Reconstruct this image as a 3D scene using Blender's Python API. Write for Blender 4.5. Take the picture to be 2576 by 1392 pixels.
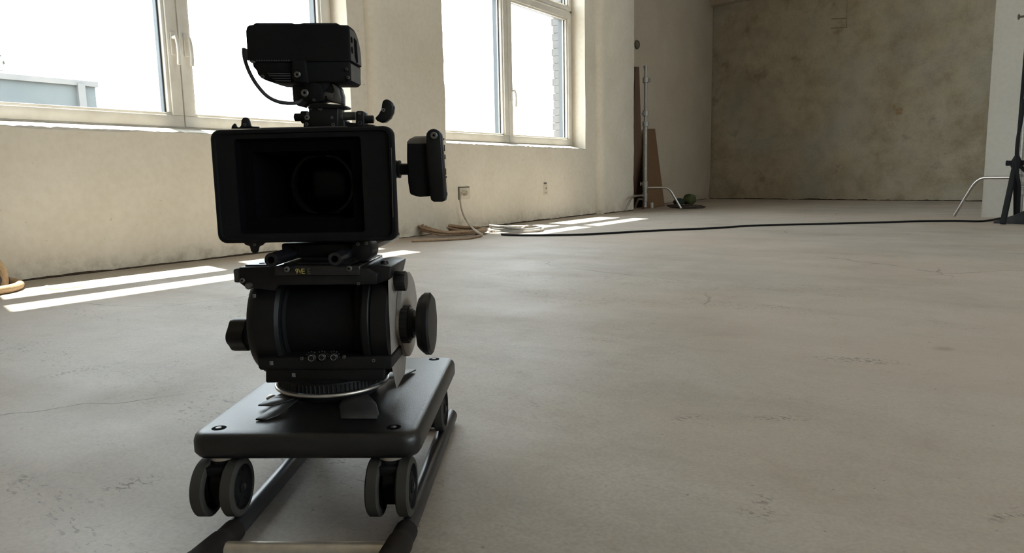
import bpy, bmesh, math, random
from mathutils import Vector, Matrix, Quaternion, noise
random.seed(7)
S = bpy.context.scene
COL = S.collection
for o in list(bpy.data.objects):
    bpy.data.objects.remove(o)

# ------------------------------------------------------------------ camera
F_PX, PITCH, ROLL, YAW, H = 1809.97, 0.13847, -0.020637, 0.6007, 0.42
IW, IH = 2576, 1392
fw = Vector((-math.sin(YAW)*math.cos(PITCH), math.cos(YAW)*math.cos(PITCH), -math.sin(PITCH)))
rt = Vector((math.cos(YAW), math.sin(YAW), 0)); up = rt.cross(fw)
r2 = rt*math.cos(ROLL) + up*math.sin(ROLL); u2 = up*math.cos(ROLL) - rt*math.sin(ROLL)
cam_d = bpy.data.cameras.new('camera'); cam = bpy.data.objects.new('camera', cam_d); COL.objects.link(cam)
cam_d.sensor_fit = 'HORIZONTAL'; cam_d.sensor_width = 36; cam_d.lens = 36*F_PX/IW
cam_d.clip_start = .05; cam_d.clip_end = 200
m = Matrix((r2, u2, -fw)).transposed().to_4x4(); m.translation = (0, 0, H); cam.matrix_world = m
S.camera = cam

# ------------------------------------------------------------------ light and exposure
wd = bpy.data.worlds.new('sky'); S.world = wd; wd.use_nodes = True
bg = wd.node_tree.nodes['Background']; bg.inputs[0].default_value = (.865, .935, 1.0, 1); bg.inputs[1].default_value = 7.0
sun_d = bpy.data.lights.new('sun', 'SUN'); sun_d.energy = 24; sun_d.angle = .0093; sun_d.color = (1, .92, .80)
sun = bpy.data.objects.new('sun', sun_d); COL.objects.link(sun)
SUN_DIR = Vector((1, -.24, -2.52)); sun.rotation_euler = SUN_DIR.to_track_quat('-Z', 'Y').to_euler(); sun.location = (-6, 3, 8)
S.view_settings.view_transform = 'Standard'; S.view_settings.look = 'None'
S.view_settings.exposure = .40; S.view_settings.gamma = 1; S.view_settings.use_curve_mapping = False
S.cycles.max_bounces = 12; S.cycles.diffuse_bounces = 6; S.cycles.transparent_max_bounces = 16
S.cycles.caustics_reflective = False; S.cycles.caustics_refractive = False; S.cycles.sample_clamp_indirect = 8

# ------------------------------------------------------------------ measuring helpers
A = .555                                     # heading of the dolly track
Du = Vector((math.cos(A), math.sin(A), 0)); Dv = Vector((-math.sin(A), math.cos(A), 0))
def ray(x, y): return r2*((x-IW/2)/F_PX) - u2*((y-IH/2)/F_PX) + fw
def at_z(x, y, z=0.):
    d = ray(x, y); return d*((z-H)/d.z) + Vector((0, 0, H))
def at_X(x, y, X):
    d = ray(x, y); return d*(X/d.x) + Vector((0, 0, H))
def at_Y(x, y, Y):
    d = ray(x, y); return d*(Y/d.y) + Vector((0, 0, H))
def PX(x, y, v):                             # point in the dolly frame (u right, v forward, z up)
    d = ray(x, y); P = d*(v/d.dot(Dv)); return Vector((P.dot(Du), v, P.z+H))

# ------------------------------------------------------------------ materials
def mat(name, col, rough=.5, metal=0., spec=.5):
    M = bpy.data.materials.new(name); M.use_nodes = True
    b = M.node_tree.nodes['Principled BSDF']
    b.inputs['Base Color'].default_value = (*col, 1); b.inputs['Roughness'].default_value = rough
    b.inputs['Metallic'].default_value = metal; b.inputs['Specular IOR Level'].default_value = spec
    return M
class NT:
    def __init__(s, M): s.t = M.node_tree; s.n = s.t.nodes; s.b = s.n['Principled BSDF']; s.co = s.n.new('ShaderNodeTexCoord').outputs['Object']
    def mapped(s, sc=(1, 1, 1), rot=(0, 0, 0)):
        q = s.n.new('ShaderNodeMapping'); q.inputs['Scale'].default_value = sc; q.inputs['Rotation'].default_value = rot
        s.t.links.new(s.co, q.inputs['Vector']); return q.outputs[0]
    def noise(s, scale, det=4, rough=.55, co=None, dist=0):
        q = s.n.new('ShaderNodeTexNoise'); q.inputs['Scale'].default_value = scale; q.inputs['Detail'].default_value = det
        q.inputs['Roughness'].default_value = rough; q.inputs['Distortion'].default_value = dist
        s.t.links.new(co or s.co, q.inputs['Vector']); return q.outputs['Fac']
    def ramp(s, f, stops):
        q = s.n.new('ShaderNodeValToRGB'); e = q.color_ramp.elements
        while len(e) < len(stops): e.new(.5)
        for i, (p, c) in enumerate(stops):
            e[i].position = p; e[i].color = (*c, 1) if not isinstance(c, (int, float)) else (c, c, c, 1)
        s.t.links.new(f, q.inputs[0]); return q.outputs[0]
    def mix(s, f, a, b, mode='MIX'):
        q = s.n.new('ShaderNodeMix'); q.data_type = 'RGBA'; q.blend_type = mode
        for i, v in ((0, f), (6, a), (7, b)):
            if isinstance(v, (int, float)): q.inputs[i].default_value = v
            elif isinstance(v, tuple): q.inputs[i].default_value = (*v, 1)
            else: s.t.links.new(v, q.inputs[i])
        return q.outputs[2]
    def math(s, op, a, b=0.):
        q = s.n.new('ShaderNodeMath'); q.operation = op
        for i, v in enumerate((a, b)):
            if isinstance(v, (int, float)): q.inputs[i].default_value = v
            else: s.t.links.new(v, q.inputs[i])
        return q.outputs[0]
    def link(s, a, name): s.t.links.new(a, s.b.inputs[name])
    def bump(s, h, strength, dist=.002):
        q = s.n.new('ShaderNodeBump'); q.inputs['Strength'].default_value = strength; q.inputs['Distance'].default_value = dist
        s.t.links.new(h, q.inputs['Height']); s.t.links.new(q.outputs[0], s.b.inputs['Normal'])

def rough_mat(name, c1, c2, scale, rough=.5, metal=0., bump=.2, bscale=200, bd=.0005, spec=.5):
    M = mat(name, c1, rough, metal, spec); t = NT(M)
    t.link(t.ramp(t.noise(scale), [(.35, c1), (.65, c2)]), 'Base Color')
    t.bump(t.noise(bscale, 2), bump, bd); return M

def floor_mat():
    M = mat('screed_floor', (.36, .34, .31), .5); t = NT(M)
    c = t.ramp(t.noise(.9, 6, .6, dist=.6), [(.3, (.345, .302, .256)), (.5, (.402, .366, .324)), (.72, (.45, .427, .396))])
    streak = t.noise(2.2, 5, .6, t.mapped((.6, 2.4, 1), (0, 0, .5)), .4)
    c = t.mix(.30, c, t.ramp(streak, [(.32, (.60, .56, .52)), (.55, (1, 1, 1)), (.75, (1.0, .985, .965))]), 'MULTIPLY')
    mott = t.noise(7, 6, .68, dist=.7)
    c = t.mix(.35, c, t.ramp(mott, [(.32, (.74, .71, .67)), (.5, (1, 1, 1)), (.7, (1.07, 1.07, 1.07))]), 'MULTIPLY')
    grain = t.noise(160, 3, .6)
    c = t.mix(.6, c, t.ramp(grain, [(.35, (.80, .79, .77)), (.6, (1.03, 1.03, 1.03))]), 'MULTIPLY')
    g2 = t.noise(48, 5, .7)
    c = t.mix(.45, c, t.ramp(g2, [(.34, (.84, .82, .80)), (.52, (1, 1, 1)), (.68, (1.05, 1.05, 1.05))]), 'MULTIPLY')
    warm = t.ramp(t.noise(.5, 3, .5, t.mapped((1, 1, 1), (0, 0, 1.1))), [(.45, 0.), (.7, 1.)])
    c = t.mix(t.math('MULTIPLY', warm, .6), c, (.45, .37, .305))
    # scuffs and chips: short dark marks gathered in drifts
    fleck = t.ramp(t.noise(85, 3, .55, t.mapped((.6, 1.5, 1), (0, 0, .75)), .8), [(.60, 0.), (.65, 1.)])
    drift = t.ramp(t.noise(1.7, 4, .6, t.mapped((.5, 2.2, 1), (0, 0, .62))), [(.52, 0.), (.64, 1.)])
    c = t.mix(t.math('MULTIPLY', t.math('MULTIPLY', fleck, drift), .75), c, (.12, .105, .09))
    # worn drifts of chips, one dull oily spot and a painted rig shadow, where the photograph shows them
    chips = t.ramp(t.noise(110, 3, .6, t.mapped((.75, 1.2, 1), (0, 0, .6)), .9), [(.535, 0.), (.60, 1.)])
    def patch(p, q, thick, lo=.35):
        a = at_z(*p); b = at_z(*q); k = t.n.new('ShaderNodeMapping'); k.vector_type = 'TEXTURE'; d = b-a
        k.inputs['Location'].default_value = (a+b)/2; k.inputs['Rotation'].default_value = (0, 0, math.atan2(d.y, d.x)); k.inputs['Scale'].default_value = (d.length/2, thick, 1)
        t.t.links.new(t.co, k.inputs['Vector']); ln = t.n.new('ShaderNodeVectorMath'); ln.operation = 'LENGTH'; t.t.links.new(k.outputs[0], ln.inputs[0])
        return t.ramp(ln.outputs['Value'], [(lo, 1.), (1., 0.)])
    for p, q, th, am in (((2000, 897), (2330, 918), .035, .85), ((2140, 902), (2240, 912), .02, .9), ((1895, 765), (2000, 778), .03, .7), ((2040, 740), (2160, 748), .03, .55), ((1660, 1062), (1810, 1046), .025, .55),
                         ((1860, 1052), (2060, 1054), .02, .75), ((1870, 1252), (1960, 1262), .02, .6), ((1840, 1290), (1990, 1296), .03, .5), ((2500, 1280), (2575, 1310), .05, .6), ((1440, 770), (1560, 760), .03, .4), ((60, 960), (340, 905), .04, .7),
                         ((230, 1245), (440, 1190), .03, .7), ((20, 1215), (120, 1200), .04, .6), ((380, 925), (500, 910), .05, .4), ((1690, 755), (1780, 748), .03, .4)):
        c = t.mix(t.math('MULTIPLY', t.math('MULTIPLY', patch(p, q, th), chips), am), c, (.105, .09, .075))
    c = t.mix(t.math('MULTIPLY', patch((2345, 872), (2405, 884), .035, .2), .45), c, (.19, .145, .085))
    c = t.mix(t.math('MULTIPLY', t.math('MULTIPLY', patch((1100, 1130), (1330, 1300), .22, .1), t.ramp(t.noise(6, 5, .65), [(.3, .2), (.65, 1.)])), .30), c, (.27, .19, .12))  # brown tint painting the rig's soft shadow beside the rails
    # single specks of grit
    speck = t.ramp(t.noise(95, 1, .4, None, 0), [(.765, 0.), (.79, 1.)])
    c = t.mix(t.math('MULTIPLY', speck, .5), c, (.11, .095, .08))
    # hairline cracks
    v = t.n.new('ShaderNodeTexVoronoi'); v.feature = 'DISTANCE_TO_EDGE'; v.inputs['Scale'].default_value = .9
    wob = t.n.new('ShaderNodeTexNoise'); wob.inputs['Scale'].default_value = 5; wob.inputs['Detail'].default_value = 5
    t.t.links.new(t.co, wob.inputs['Vector'])
    addv = t.n.new('ShaderNodeVectorMath'); addv.operation = 'MULTIPLY_ADD'; addv.inputs[1].default_value = (.16, .16, 0)
    t.t.links.new(wob.outputs['Color'], addv.inputs[0]); t.t.links.new(t.co, addv.inputs[2]); t.t.links.new(addv.outputs[0], v.inputs['Vector'])
    crack = t.ramp(v.outputs['Distance'], [(0., 1.), (.0032, 0.)])
    cm = t.ramp(t.noise(1.1, 2), [(.52, 0.), (.6, 1.)])
    c = t.mix(t.math('MULTIPLY', t.math('MULTIPLY', crack, cm), .8), c, (.10, .085, .07))
    t.link(c, 'Base Color')
    t.link(t.ramp(t.noise(3, 4), [(.3, .50), (.7, .66)]), 'Roughness')
    h = t.math('ADD', t.math('MULTIPLY', t.noise(7, 3, .5), .5), t.math('MULTIPLY', t.noise(55, 5, .6), .22))
    t.bump(h, .30, .004)
    M.node_tree.nodes['Principled BSDF'].inputs['Specular IOR Level'].default_value = .28
    return M

def plaster_mat(name, c1, c2, stain, stain_h=.35, bump=.35):
    M = mat(name, c1, .75, 0, .25); t = NT(M)
    c = t.ramp(t.noise(1.6, 5, .6, dist=.4), [(.3, c2), (.65, c1)])
    c = t.mix(.35, c, t.ramp(t.noise(30, 4, .6), [(.35, (.86, .84, .80)), (.6, (1, 1, 1))]), 'MULTIPLY')
    sx = t.n.new('ShaderNodeSeparateXYZ'); t.t.links.new(t.co, sx.inputs[0])
    # dirt and damp marks near the floor with a ragged outline
    edge = t.math('SUBTRACT', t.math('MULTIPLY', t.noise(5, 6, .65), stain_h*1.25), sx.outputs['Z'])
    low = t.ramp(edge, [(0., 0.), (.12, 1.)])
    blot = t.ramp(t.noise(14, 5, .7), [(.42, 0.), (.72, 1.)])
    c = t.mix(t.math('MULTIPLY', t.math('MULTIPLY', low, blot), .8), c, stain)
    chips = t.ramp(t.noise(22, 4, .6, dist=.5), [(.70, 0.), (.74, 1.)])
    c = t.mix(t.math('MULTIPLY', chips, .35), c, stain)
    t.link(c, 'Base Color'); t.bump(t.math('ADD', t.noise(4, 5, .6), t.math('MULTIPLY', t.noise(45, 4), .25)), bump, .012)
    return M

def concrete_mat():
    M = mat('bare_concrete', (.2, .18, .15), .85, 0, .2); t = NT(M)
    c = t.ramp(t.noise(1.3, 8, .66, dist=.2), [(.28, (.37, .315, .23)), (.5, (.49, .44, .335)), (.72, (.56, .525, .43))])
    p = t.ramp(t.noise(5.2, 8, .74, dist=.25), [(.33, (.66, .62, .58)), (.55, (1, 1, 1)), (.78, (1.12, 1.1, 1.06))])
    c = t.mix(.55, c, p, 'MULTIPLY')
    c = t.mix(t.ramp(t.noise(2.6, 4, .6, t.mapped((1, 1, 1), (.3, .2, 1.))), [(.62, 0.), (.72, .55)]), c, (.17, .13, .085))
    c = t.mix(t.ramp(t.noise(.8, 4, .6, t.mapped((1, 1, 1), (0, 0, 2.2))), [(.46, 0.), (.66, .55)]), c, (.41, .415, .375))
    c = t.mix(.4, c, t.ramp(t.noise(60, 4, .7), [(.35, (.75, .74, .72)), (.6, (1, 1, 1))]), 'MULTIPLY')
    t.link(c, 'Base Color'); t.bump(t.noise(14, 7, .65), .5, .02)
    return M

def wood_mat(name, c1, c2):
    M = mat(name, c1, .6); t = NT(M)
    c = t.ramp(t.noise(6, 5, .6, t.mapped((9, 9, .5)), .6), [(.3, c2), (.7, c1)])
    t.link(c, 'Base Color'); t.bump(t.noise(30, 3, .6, t.mapped((6, 6, .4))), .2, .001); return M

def glass_mat():
    M = bpy.data.materials.new('window_glass'); M.use_nodes = True; n = M.node_tree.nodes; l = M.node_tree.links
    n.remove(n['Principled BSDF']); o = n['Material Output']
    tr = n.new('ShaderNodeBsdfTransparent'); tr.inputs[0].default_value = (.96, .985, .985, 1)
    gl = n.new('ShaderNodeBsdfGlossy'); gl.inputs['Roughness'].default_value = .03
    lw = n.new('ShaderNodeLayerWeight'); lw.inputs[0].default_value = .5
    pw = n.new('ShaderNodeMath'); pw.operation = 'POWER'; pw.inputs[1].default_value = 5; l.new(lw.outputs['Facing'], pw.inputs[0])
    fr = n.new('ShaderNodeMath'); fr.operation = 'MULTIPLY_ADD'; fr.inputs[1].default_value = .90; fr.inputs[2].default_value = .04; l.new(pw.outputs[0], fr.inputs[0])
    mx = n.new('ShaderNodeMixShader'); l.new(fr.outputs[0], mx.inputs[0]); l.new(tr.outputs[0], mx.inputs[1]); l.new(gl.outputs[0], mx.inputs[2])
    l.new(mx.outputs[0], o.inputs['Surface']); return M

def plastic_sheet_mat():
    M = mat('clear_film', (.85, .87, .87), .15); b = M.node_tree.nodes['Principled BSDF']; b.inputs['Alpha'].default_value = .45; return M

M = dict(
    floor=floor_mat(),
    cream=plaster_mat('cream_plaster', (.715, .655, .555), (.645, .58, .475), (.20, .155, .10), .17),
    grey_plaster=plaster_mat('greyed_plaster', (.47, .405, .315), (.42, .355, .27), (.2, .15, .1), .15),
    white_wall=plaster_mat('partition_paint', (.50, .475, .42), (.46, .435, .38), (.36, .32, .26), .1, .2),
    ceil=plaster_mat('ceiling_paint', (.76, .69, .58), (.72, .65, .54), (.5, .46, .4), -1),
    concrete=concrete_mat(),
    sill=rough_mat('sill_paint', (.55, .53, .48), (.46, .43, .38), 20, .6, 0, .4, 60, .004),
    pvc=rough_mat('window_pvc', (.70, .665, .60), (.62, .58, .51), 9, .35, 0, .05),
    clad=mat('blue_grey_cladding', (.085, .10, .11), .5), gasket=mat('gasket_rubber', (.02, .022, .03), .5),
    glass=glass_mat(),
    crack=rough_mat('floor_gap_dirt', (.030, .020, .013), (.07, .048, .03), 40, .95),
    stain=rough_mat('brown_stain', (.30, .20, .10), (.40, .31, .20), 30, .9), edge_shade=rough_mat('painted_edge_shade', (.16, .13, .09), (.24, .205, .15), 9, .9, 0, .5, 30, .01), faint=rough_mat('faint_groove', (.22, .19, .11), (.32, .28, .19), 30, .9),
    brick=rough_mat('outer_brick', (.15, .147, .145), (.18, .176, .174), 12, .9, 0, .4, 60, .004),
    outwall=rough_mat('weathered_cladding', (.066, .077, .082), (.085, .095, .098), 1.2, .8),
    outpost=rough_mat('cladding_post', (.11, .11, .11), (.14, .135, .13), 2, .8),
    ground=rough_mat('yard_ground', (.34, .33, .31), (.28, .27, .25), .6, .9),
    leaf=mat('leaf_green', (.055, .07, .045), .6), bark=mat('bark_brown', (.06, .045, .03), .9),
    black=rough_mat('black_anodised', (.0055, .0055, .0065), (.0075, .0075, .008), 30, .45, 0, .08, 400, .0002, .3),
    matte=rough_mat('matte_black', (.0042, .0042, .0048), (.006, .006, .006), 25, .75, 0, .15, 500, .0003, .2),
    void=mat('flocked_black', (.0022, .002, .0028), .95, 0, .05),
    gloss=mat('polished_black', (.008, .008, .010), .16, 0, .6),
    lens=mat('coated_lens', (.002, .002, .003), .22, 0, .12),
    board=rough_mat('pebbled_black_board', (.0075, .0075, .0085), (.010, .010, .011), 40, .36, 0, .28, 900, .0008, .5),
    rubber=rough_mat('wheel_rubber', (.036, .0335, .029), (.046, .043, .037), 30, .8, 0, .2, 300, .0003, .3),
    tape=rough_mat('black_rubber_sleeve', (.012, .010, .009), (.02, .016, .014), 30, .85, 0, .3, 90, .001, .2),
    rail=mat('black_tube', (.018, .018, .020), .34, 0, .6),
    steel=rough_mat('brushed_steel', (.58, .53, .46), (.48, .44, .385), 60, .38, .7, .05),
    bolt=rough_mat('bolt_steel', (.22, .22, .21), (.15, .15, .145), 80, .45, 1., .05),
    side=rough_mat('grey_machined_plate', (.36, .33, .295), (.30, .27, .245), 30, .5, .3, .1),
    alu=rough_mat('worn_grey_plate', (.065, .067, .070), (.04, .04, .042), 40, .42, .5, .2, 120, .0006),
    bracket=rough_mat('grey_bracket', (.11, .105, .10), (.09, .085, .08), 40, .5, .4),
    yellow=mat('yellow_print', (.42, .36, .08), .7), dimprint=mat('dim_print', (.09, .085, .05), .7), white=mat('white_print', (.22, .22, .21), .7),
    galv=rough_mat('galvanised_steel', (.30, .285, .26), (.22, .21, .19), 50, .5, .8, .05),
    chrome=mat('chromed_tube', (.46, .44, .41), .33, 1.),
    wood=wood_mat('brown_board', (.165, .092, .045), (.115, .06, .028)),
    wood_dark=wood_mat('dark_board', (.13, .075, .045), (.085, .048, .03)), wood_edge=mat('dark_edge', (.018, .012, .010), .8),
    rope=rough_mat('beige_sheath', (.46, .335, .20), (.36, .25, .145), 120, .8, 0, .5, 260, .0015),
    coil_tan=rough_mat('tan_sheath', (.36, .25, .16), (.26, .175, .11), 60, .75, 0, .3, 200, .001),
    coil_white=rough_mat('pale_grey_sheath', (.38, .37, .35), (.30, .29, .275), 40, .6),
    cord=mat('pale_cord', (.42, .375, .30), .6), cable=mat('black_cable_sheath', (.008, .008, .009), .75, 0, .2),
    darkcoil=mat('dark_brown_sheath', (.035, .022, .016), .7), green=rough_mat('green_cloth', (.05, .06, .014), (.032, .042, .011), 14, .85),
    greendark=mat('dark_green_cloth', (.004, .018, .012), .8), fabric=rough_mat('black_bag_cloth', (.010, .010, .011), (.018, .018, .019), 50, .9, 0, .4, 60, .004),
    plate=mat('socket_plastic', (.58, .52, .42), .5), hook=mat('dull_bronze', (.09, .075, .055), .6),
    film=plastic_sheet_mat(), smallwhite=mat('off_white', (.5, .46, .42), .7), greycase=mat('grey_plastic', (.05, .05, .055), .6),
)

# ------------------------------------------------------------------ mesh builder
class MB:
    def __init__(s): s.bm = bmesh.new(); s.mi = 0
    def _f(s, vs, smooth=True):
        try: f = s.bm.faces.new(vs); f.material_index = s.mi; f.smooth = smooth; return f
        except ValueError: return None
    def box(s, lo, hi):
        lo = Vector(lo); hi = Vector(hi)
        v = [s.bm.verts.new((x, y, z)) for z in (lo.z, hi.z) for x, y in ((lo.x, lo.y), (hi.x, lo.y), (hi.x, hi.y), (lo.x, hi.y))]
        for q in ((3, 2, 1, 0), (4, 5, 6, 7), (0, 1, 5, 4), (1, 2, 6, 5), (2, 3, 7, 6), (3, 0, 4, 7)): s._f([v[i] for i in q])
        return s
    def prism(s, pts, vec):
        vec = Vector(vec); a = [s.bm.verts.new(Vector(p)) for p in pts]; b = [s.bm.verts.new(Vector(p)+vec) for p in pts]
        n = len(a); s._f(a); s._f(b[::-1])
        for i in range(n): s._f([a[i], b[i], b[(i+1) % n], a[(i+1) % n]])
        return s
    def rings(s, rings, closed=False, cap=True):
        R = [[s.bm.verts.new(p) for p in r] for r in rings]; n = len(R[0])
        for i in range(len(R)-(0 if closed else 1)):
            p, q = R[i], R[(i+1) % len(R)]
            for k in range(n): s._f([p[k], p[(k+1) % n], q[(k+1) % n], q[k]])
        if cap and not closed: s._f(R[0][::-1]); s._f(R[-1])
        return s
    def lathe(s, c, axis, prof, seg=32, cap=True):
        c = Vector(c); ax = Vector(axis).normalized(); e = ax.orthogonal().normalized(); g = ax.cross(e)
        return s.rings([[c+ax*h+(e*math.cos(2*math.pi*k/seg)+g*math.sin(2*math.pi*k/seg))*r for k in range(seg)] for r, h in prof], cap=cap)
    def cyl(s, a, b, r, r_b=None, seg=24):
        a = Vector(a); b = Vector(b); L = (b-a).length; return s.lathe(a, b-a, [(r, 0), (r if r_b is None else r_b, L)], seg)
    def knurl(s, a, b, r, n=24, depth=.06):
        a = Vector(a); b = Vector(b); ax = (b-a).normalized(); e = ax.orthogonal().normalized(); g = ax.cross(e); R = []
        for p, q in ((a, .94), (a+(b-a)*.08, 1), (a+(b-a)*.92, 1), (b, .94)):
            R.append([p+(e*math.cos(math.pi*k/n)+g*math.sin(math.pi*k/n))*r*q*(1 if k % 2 else 1-depth) for k in range(2*n)])
        return s.rings(R)
    def torus(s, c, axis, Rr, r, seg=40, sub=8):
        c = Vector(c); ax = Vector(axis).normalized(); e = ax.orthogonal().normalized(); g = ax.cross(e); out = []
        for k in range(seg):
            t = 2*math.pi*k/seg; d = e*math.cos(t)+g*math.sin(t)
            out.append([c+d*(Rr+r*math.cos(2*math.pi*j/sub))+ax*(r*math.sin(2*math.pi*j/sub)) for j in range(sub)])
        return s.rings(out, closed=True)
    def tube(s, pts, r, sub=10):
        pts = [Vector(p) for p in pts]; n = len(pts); T = [(pts[min(i+1, n-1)]-pts[max(i-1, 0)]).normalized() for i in range(n)]
        e = T[0].orthogonal().normalized(); out = []
        for i in range(n):
            if i: e = (T[i-1].rotation_difference(T[i]) @ e).normalized()
            g = T[i].cross(e); rr = r[i] if isinstance(r, (list, tuple)) else r
            out.append([pts[i]+(e*math.cos(2*math.pi*j/sub)+g*math.sin(2*math.pi*j/sub))*rr for j in range(sub)])
        return s.rings(out)
    def build(s, name, mats, parent=None, origin=(0, 0, 0), bev=0, bseg=2, sharp=35):
        o3 = Vector(origin)
        for v in s.bm.verts: v.co -= o3
        bmesh.ops.recalc_face_normals(s.bm, faces=s.bm.faces)
        me = bpy.data.meshes.new(name); s.bm.to_mesh(me); s.bm.free()
        for q in (mats if isinstance(mats, (list, tuple)) else [mats]): me.materials.append(M[q])
        if not bev: me.set_sharp_from_angle(angle=math.radians(sharp))
        o = bpy.data.objects.new(name, me); COL.objects.link(o)
        if parent: o.parent = parent
        else: o.location = o3
        if bev:
            b = o.modifiers.new('bevel', 'BEVEL'); b.width = bev; b.segments = bseg; b.limit_method = 'ANGLE'; b.angle_limit = math.radians(sharp); b.harden_normals = False
        return o
def spline(pts, n=8):
    P = [Vector(p) for p in pts]; out = []
    for i in range(len(P)-1):
        a, b, c, d = P[max(i-1, 0)], P[i], P[i+1], P[min(i+2, len(P)-1)]
        for k in range(n):
            t = k/n; out.append(.5*((2*b)+(c-a)*t+(2*a-5*b+4*c-d)*t*t+(3*b-a-3*c+d)*t**3))
    return out+[P[-1]]
def tag(o, label=None, cat=None, group=None, kind=None):
    if label: o['label'] = label
    if cat: o['category'] = cat
    if group: o['group'] = group
    if kind: o['kind'] = kind
    return o
def thing(name, loc, label, cat, group=None, rz=0.):
    o = bpy.data.objects.new(name, None); o.empty_display_size = .05; COL.objects.link(o); o.location = loc; o.rotation_euler = (0, 0, rz)
    return tag(o, label, cat, group)
def struct(o): o['kind'] = 'structure'; return o

# ------------------------------------------------------------------ room shell
XW, XP, XF, XO = -3.61, -3.545, -3.755, -3.925      # wall face, pier face, window frame face, outer face
ZC = 3.35; ZS, ZH = .69, 2.95                       # ceiling, sill, window head
OPEN = [(1.19, 3.43), (4.40, 6.66)]   # window openings along the wall
Y0, Y1 = -4.6, 7.695                                 # window wall runs from behind the camera to the last pier
mb = MB(); mb.box((-4.6, -4.8, -.12), (6.2, 7.36, 0)); mb.box((-4.6, 7.36, -.12), (2.7, 12.6, 0)); struct(mb.build('floor', 'floor'))
mb = MB(); mb.box((XO, -4.8, ZC), (6.2, 7.36, ZC+.2)); mb.box((-4.15, 7.36, ZC), (2.7, 12.6, ZC+.2)); struct(mb.build('ceiling', 'ceil'))

def slab(mb, x0, x1, y0, y1, z0, z1, dy=.12, amp=.004):
    """plastered wall block whose room face is slightly uneven"""
    ny = max(1, int((y1-y0)/dy)); nz = max(1, int((z1-z0)/.12))
    V = {}
    for i in range(ny+1):
        for k in range(nz+1):
            y = y0+(y1-y0)*i/ny; z = z0+(z1-z0)*k/nz
            V[i, k] = mb.bm.verts.new((x1+amp*noise.noise((y*2.1, z*2.3, 3)), y, z))
    for i in range(ny):
        for k in range(nz): mb._f([V[i, k], V[i+1, k], V[i+1, k+1], V[i, k+1]])
    B = [mb.bm.verts.new((x0, y, z)) for y, z in ((y0, z0), (y1, z0), (y1, z1), (y0, z1))]
    mb._f(B[::-1])
    bot = [V[i, 0] for i in range(ny+1)]; top = [V[i, nz] for i in range(ny+1)]; lf = [V[0, k] for k in range(nz+1)]; rg = [V[ny, k] for k in range(nz+1)]
    mb._f(bot[::-1]+[B[0], B[1]]); mb._f(top+[B[2], B[3]]); mb._f(lf+[B[3], B[0]]); mb._f(rg[::-1]+[B[1], B[2]])
mb = MB()
slab(mb, XO, XW, Y0, Y1, .0, ZS-.008)
slab(mb, XO, XW, Y0, Y1, ZH, ZC)
cuts = [Y0]+[q for p in OPEN for q in p]+[Y1]
for a, b in zip(cuts[::2], cuts[1::2]): slab(mb, XO, XW, a, b, ZS-.008, ZH)
struct(mb.build('wall_left', 'cream', sharp=50))

def pier(name, y0, y1, XP, rl=.07, rr=.012):
    """plaster pier standing proud of the wall, soft left shoulder and worn right arris"""
    mb = MB(); nz = 70; out = []
    for k in range(nz+1):
        z = ZC*k/nz; w = .012*noise.noise((1.3, z*2.6, y0*3))+.006*noise.noise((4, z*11, y0))
        w2 = .020*noise.noise((7.7, z*3.1, y1))+.014*noise.noise((2, z*15, y1)); ring = [(XW-.05, y1+.07+w2*.6, z), (XW-.05, y0-.02, z), (XW-.002, y0-.02, z)]
        for j in range(7):
            t = j/6*math.pi/2; ring.append((XW+(XP-XW)*math.sin(t)+.004*noise.noise((z*3, j, 1)), y0+rl*(1-math.cos(t))+w*math.sin(t), z))
        ring += [(XP+.003*noise.noise((z*2, 5, y0)), (y0+y1)/2, z), (XP, y1-rr+w2*.6, z), (XP-.006, y1+w2*.6, z)]
        out.append([Vector(p) for p in ring])
    mb.rings(out); return struct(mb.build(name, 'cream', sharp=60))
pier('trim_1', 3.58, 4.32, -3.535, .11); pier('trim_2', 6.88, 7.70, XP, .10); pier('trim_3', .40, 1.15, -3.535)

# recessed wall behind the last pier, with a ragged plaster edge before the bare concrete wall
BW0 = Vector((-3.95, 11.37, 0)); BWD = Vector((3.66, -.88, 0)).normalized()
mb = MB(); mb.box((-4.15, 7.5, 0), (-3.925, 11.6, ZC)); struct(mb.build('wall_recess', 'concrete'))
rag = [(1802, -60), (1806, 40), (1804, 81), (1801, 120), (1803, 178), (1799, 229), (1802, 268), (1799, 304), (1796, 326), (1797, 351), (1792, 358), (1792, 383), (1789, 419), (1788, 448), (1786, 473), (1785, 497)]
edge = [at_X(x, y, -3.9) for x, y in rag]; edge[-1].z = 0.0; e2 = []
for a, b in zip(edge[:-1], edge[1:]):
    for k in range(4):
        p = a.lerp(b, k/4); p.y += .02*noise.noise((p.z*9, 2, 2)); e2.append(p)
e2 = [Vector((-3.9, e2[0].y, ZC-.001))]+[p for p in e2 if p.z < ZC-.05]+[edge[-1]]
for p in e2: p.y = min(p.y-.03, 11.33)
mb = MB(); mb.prism([(-3.9, 7.55, 0)]+[(-3.9, 7.55, ZC-.001)]+e2, (-.03, 0, 0)); struct(mb.build('trim_4', 'grey_plaster'))
b0 = BW0-BWD*.4; b1 = BW0+BWD*6.75
mb = MB(); nrm = Vector((-BWD.y, BWD.x, 0)); mb.prism([b0, b1, b1+nrm*.2, b0+nrm*.2], (0, 0, ZC)); struct(mb.build('wall_back', 'concrete'))
mb = MB(); mb.prism([BW0-BWD*.05-nrm*.16+Vector((0, 0, 2.935)), b1-nrm*.16+Vector((0, 0, 2.935)), b1+nrm*.05+Vector((0, 0, 2.935)), BW0-BWD*.05+nrm*.05+Vector((0, 0, 2.935))], (0, 0, ZC-2.935)); struct(mb.build('trim_5', 'grey_plaster'))
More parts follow.
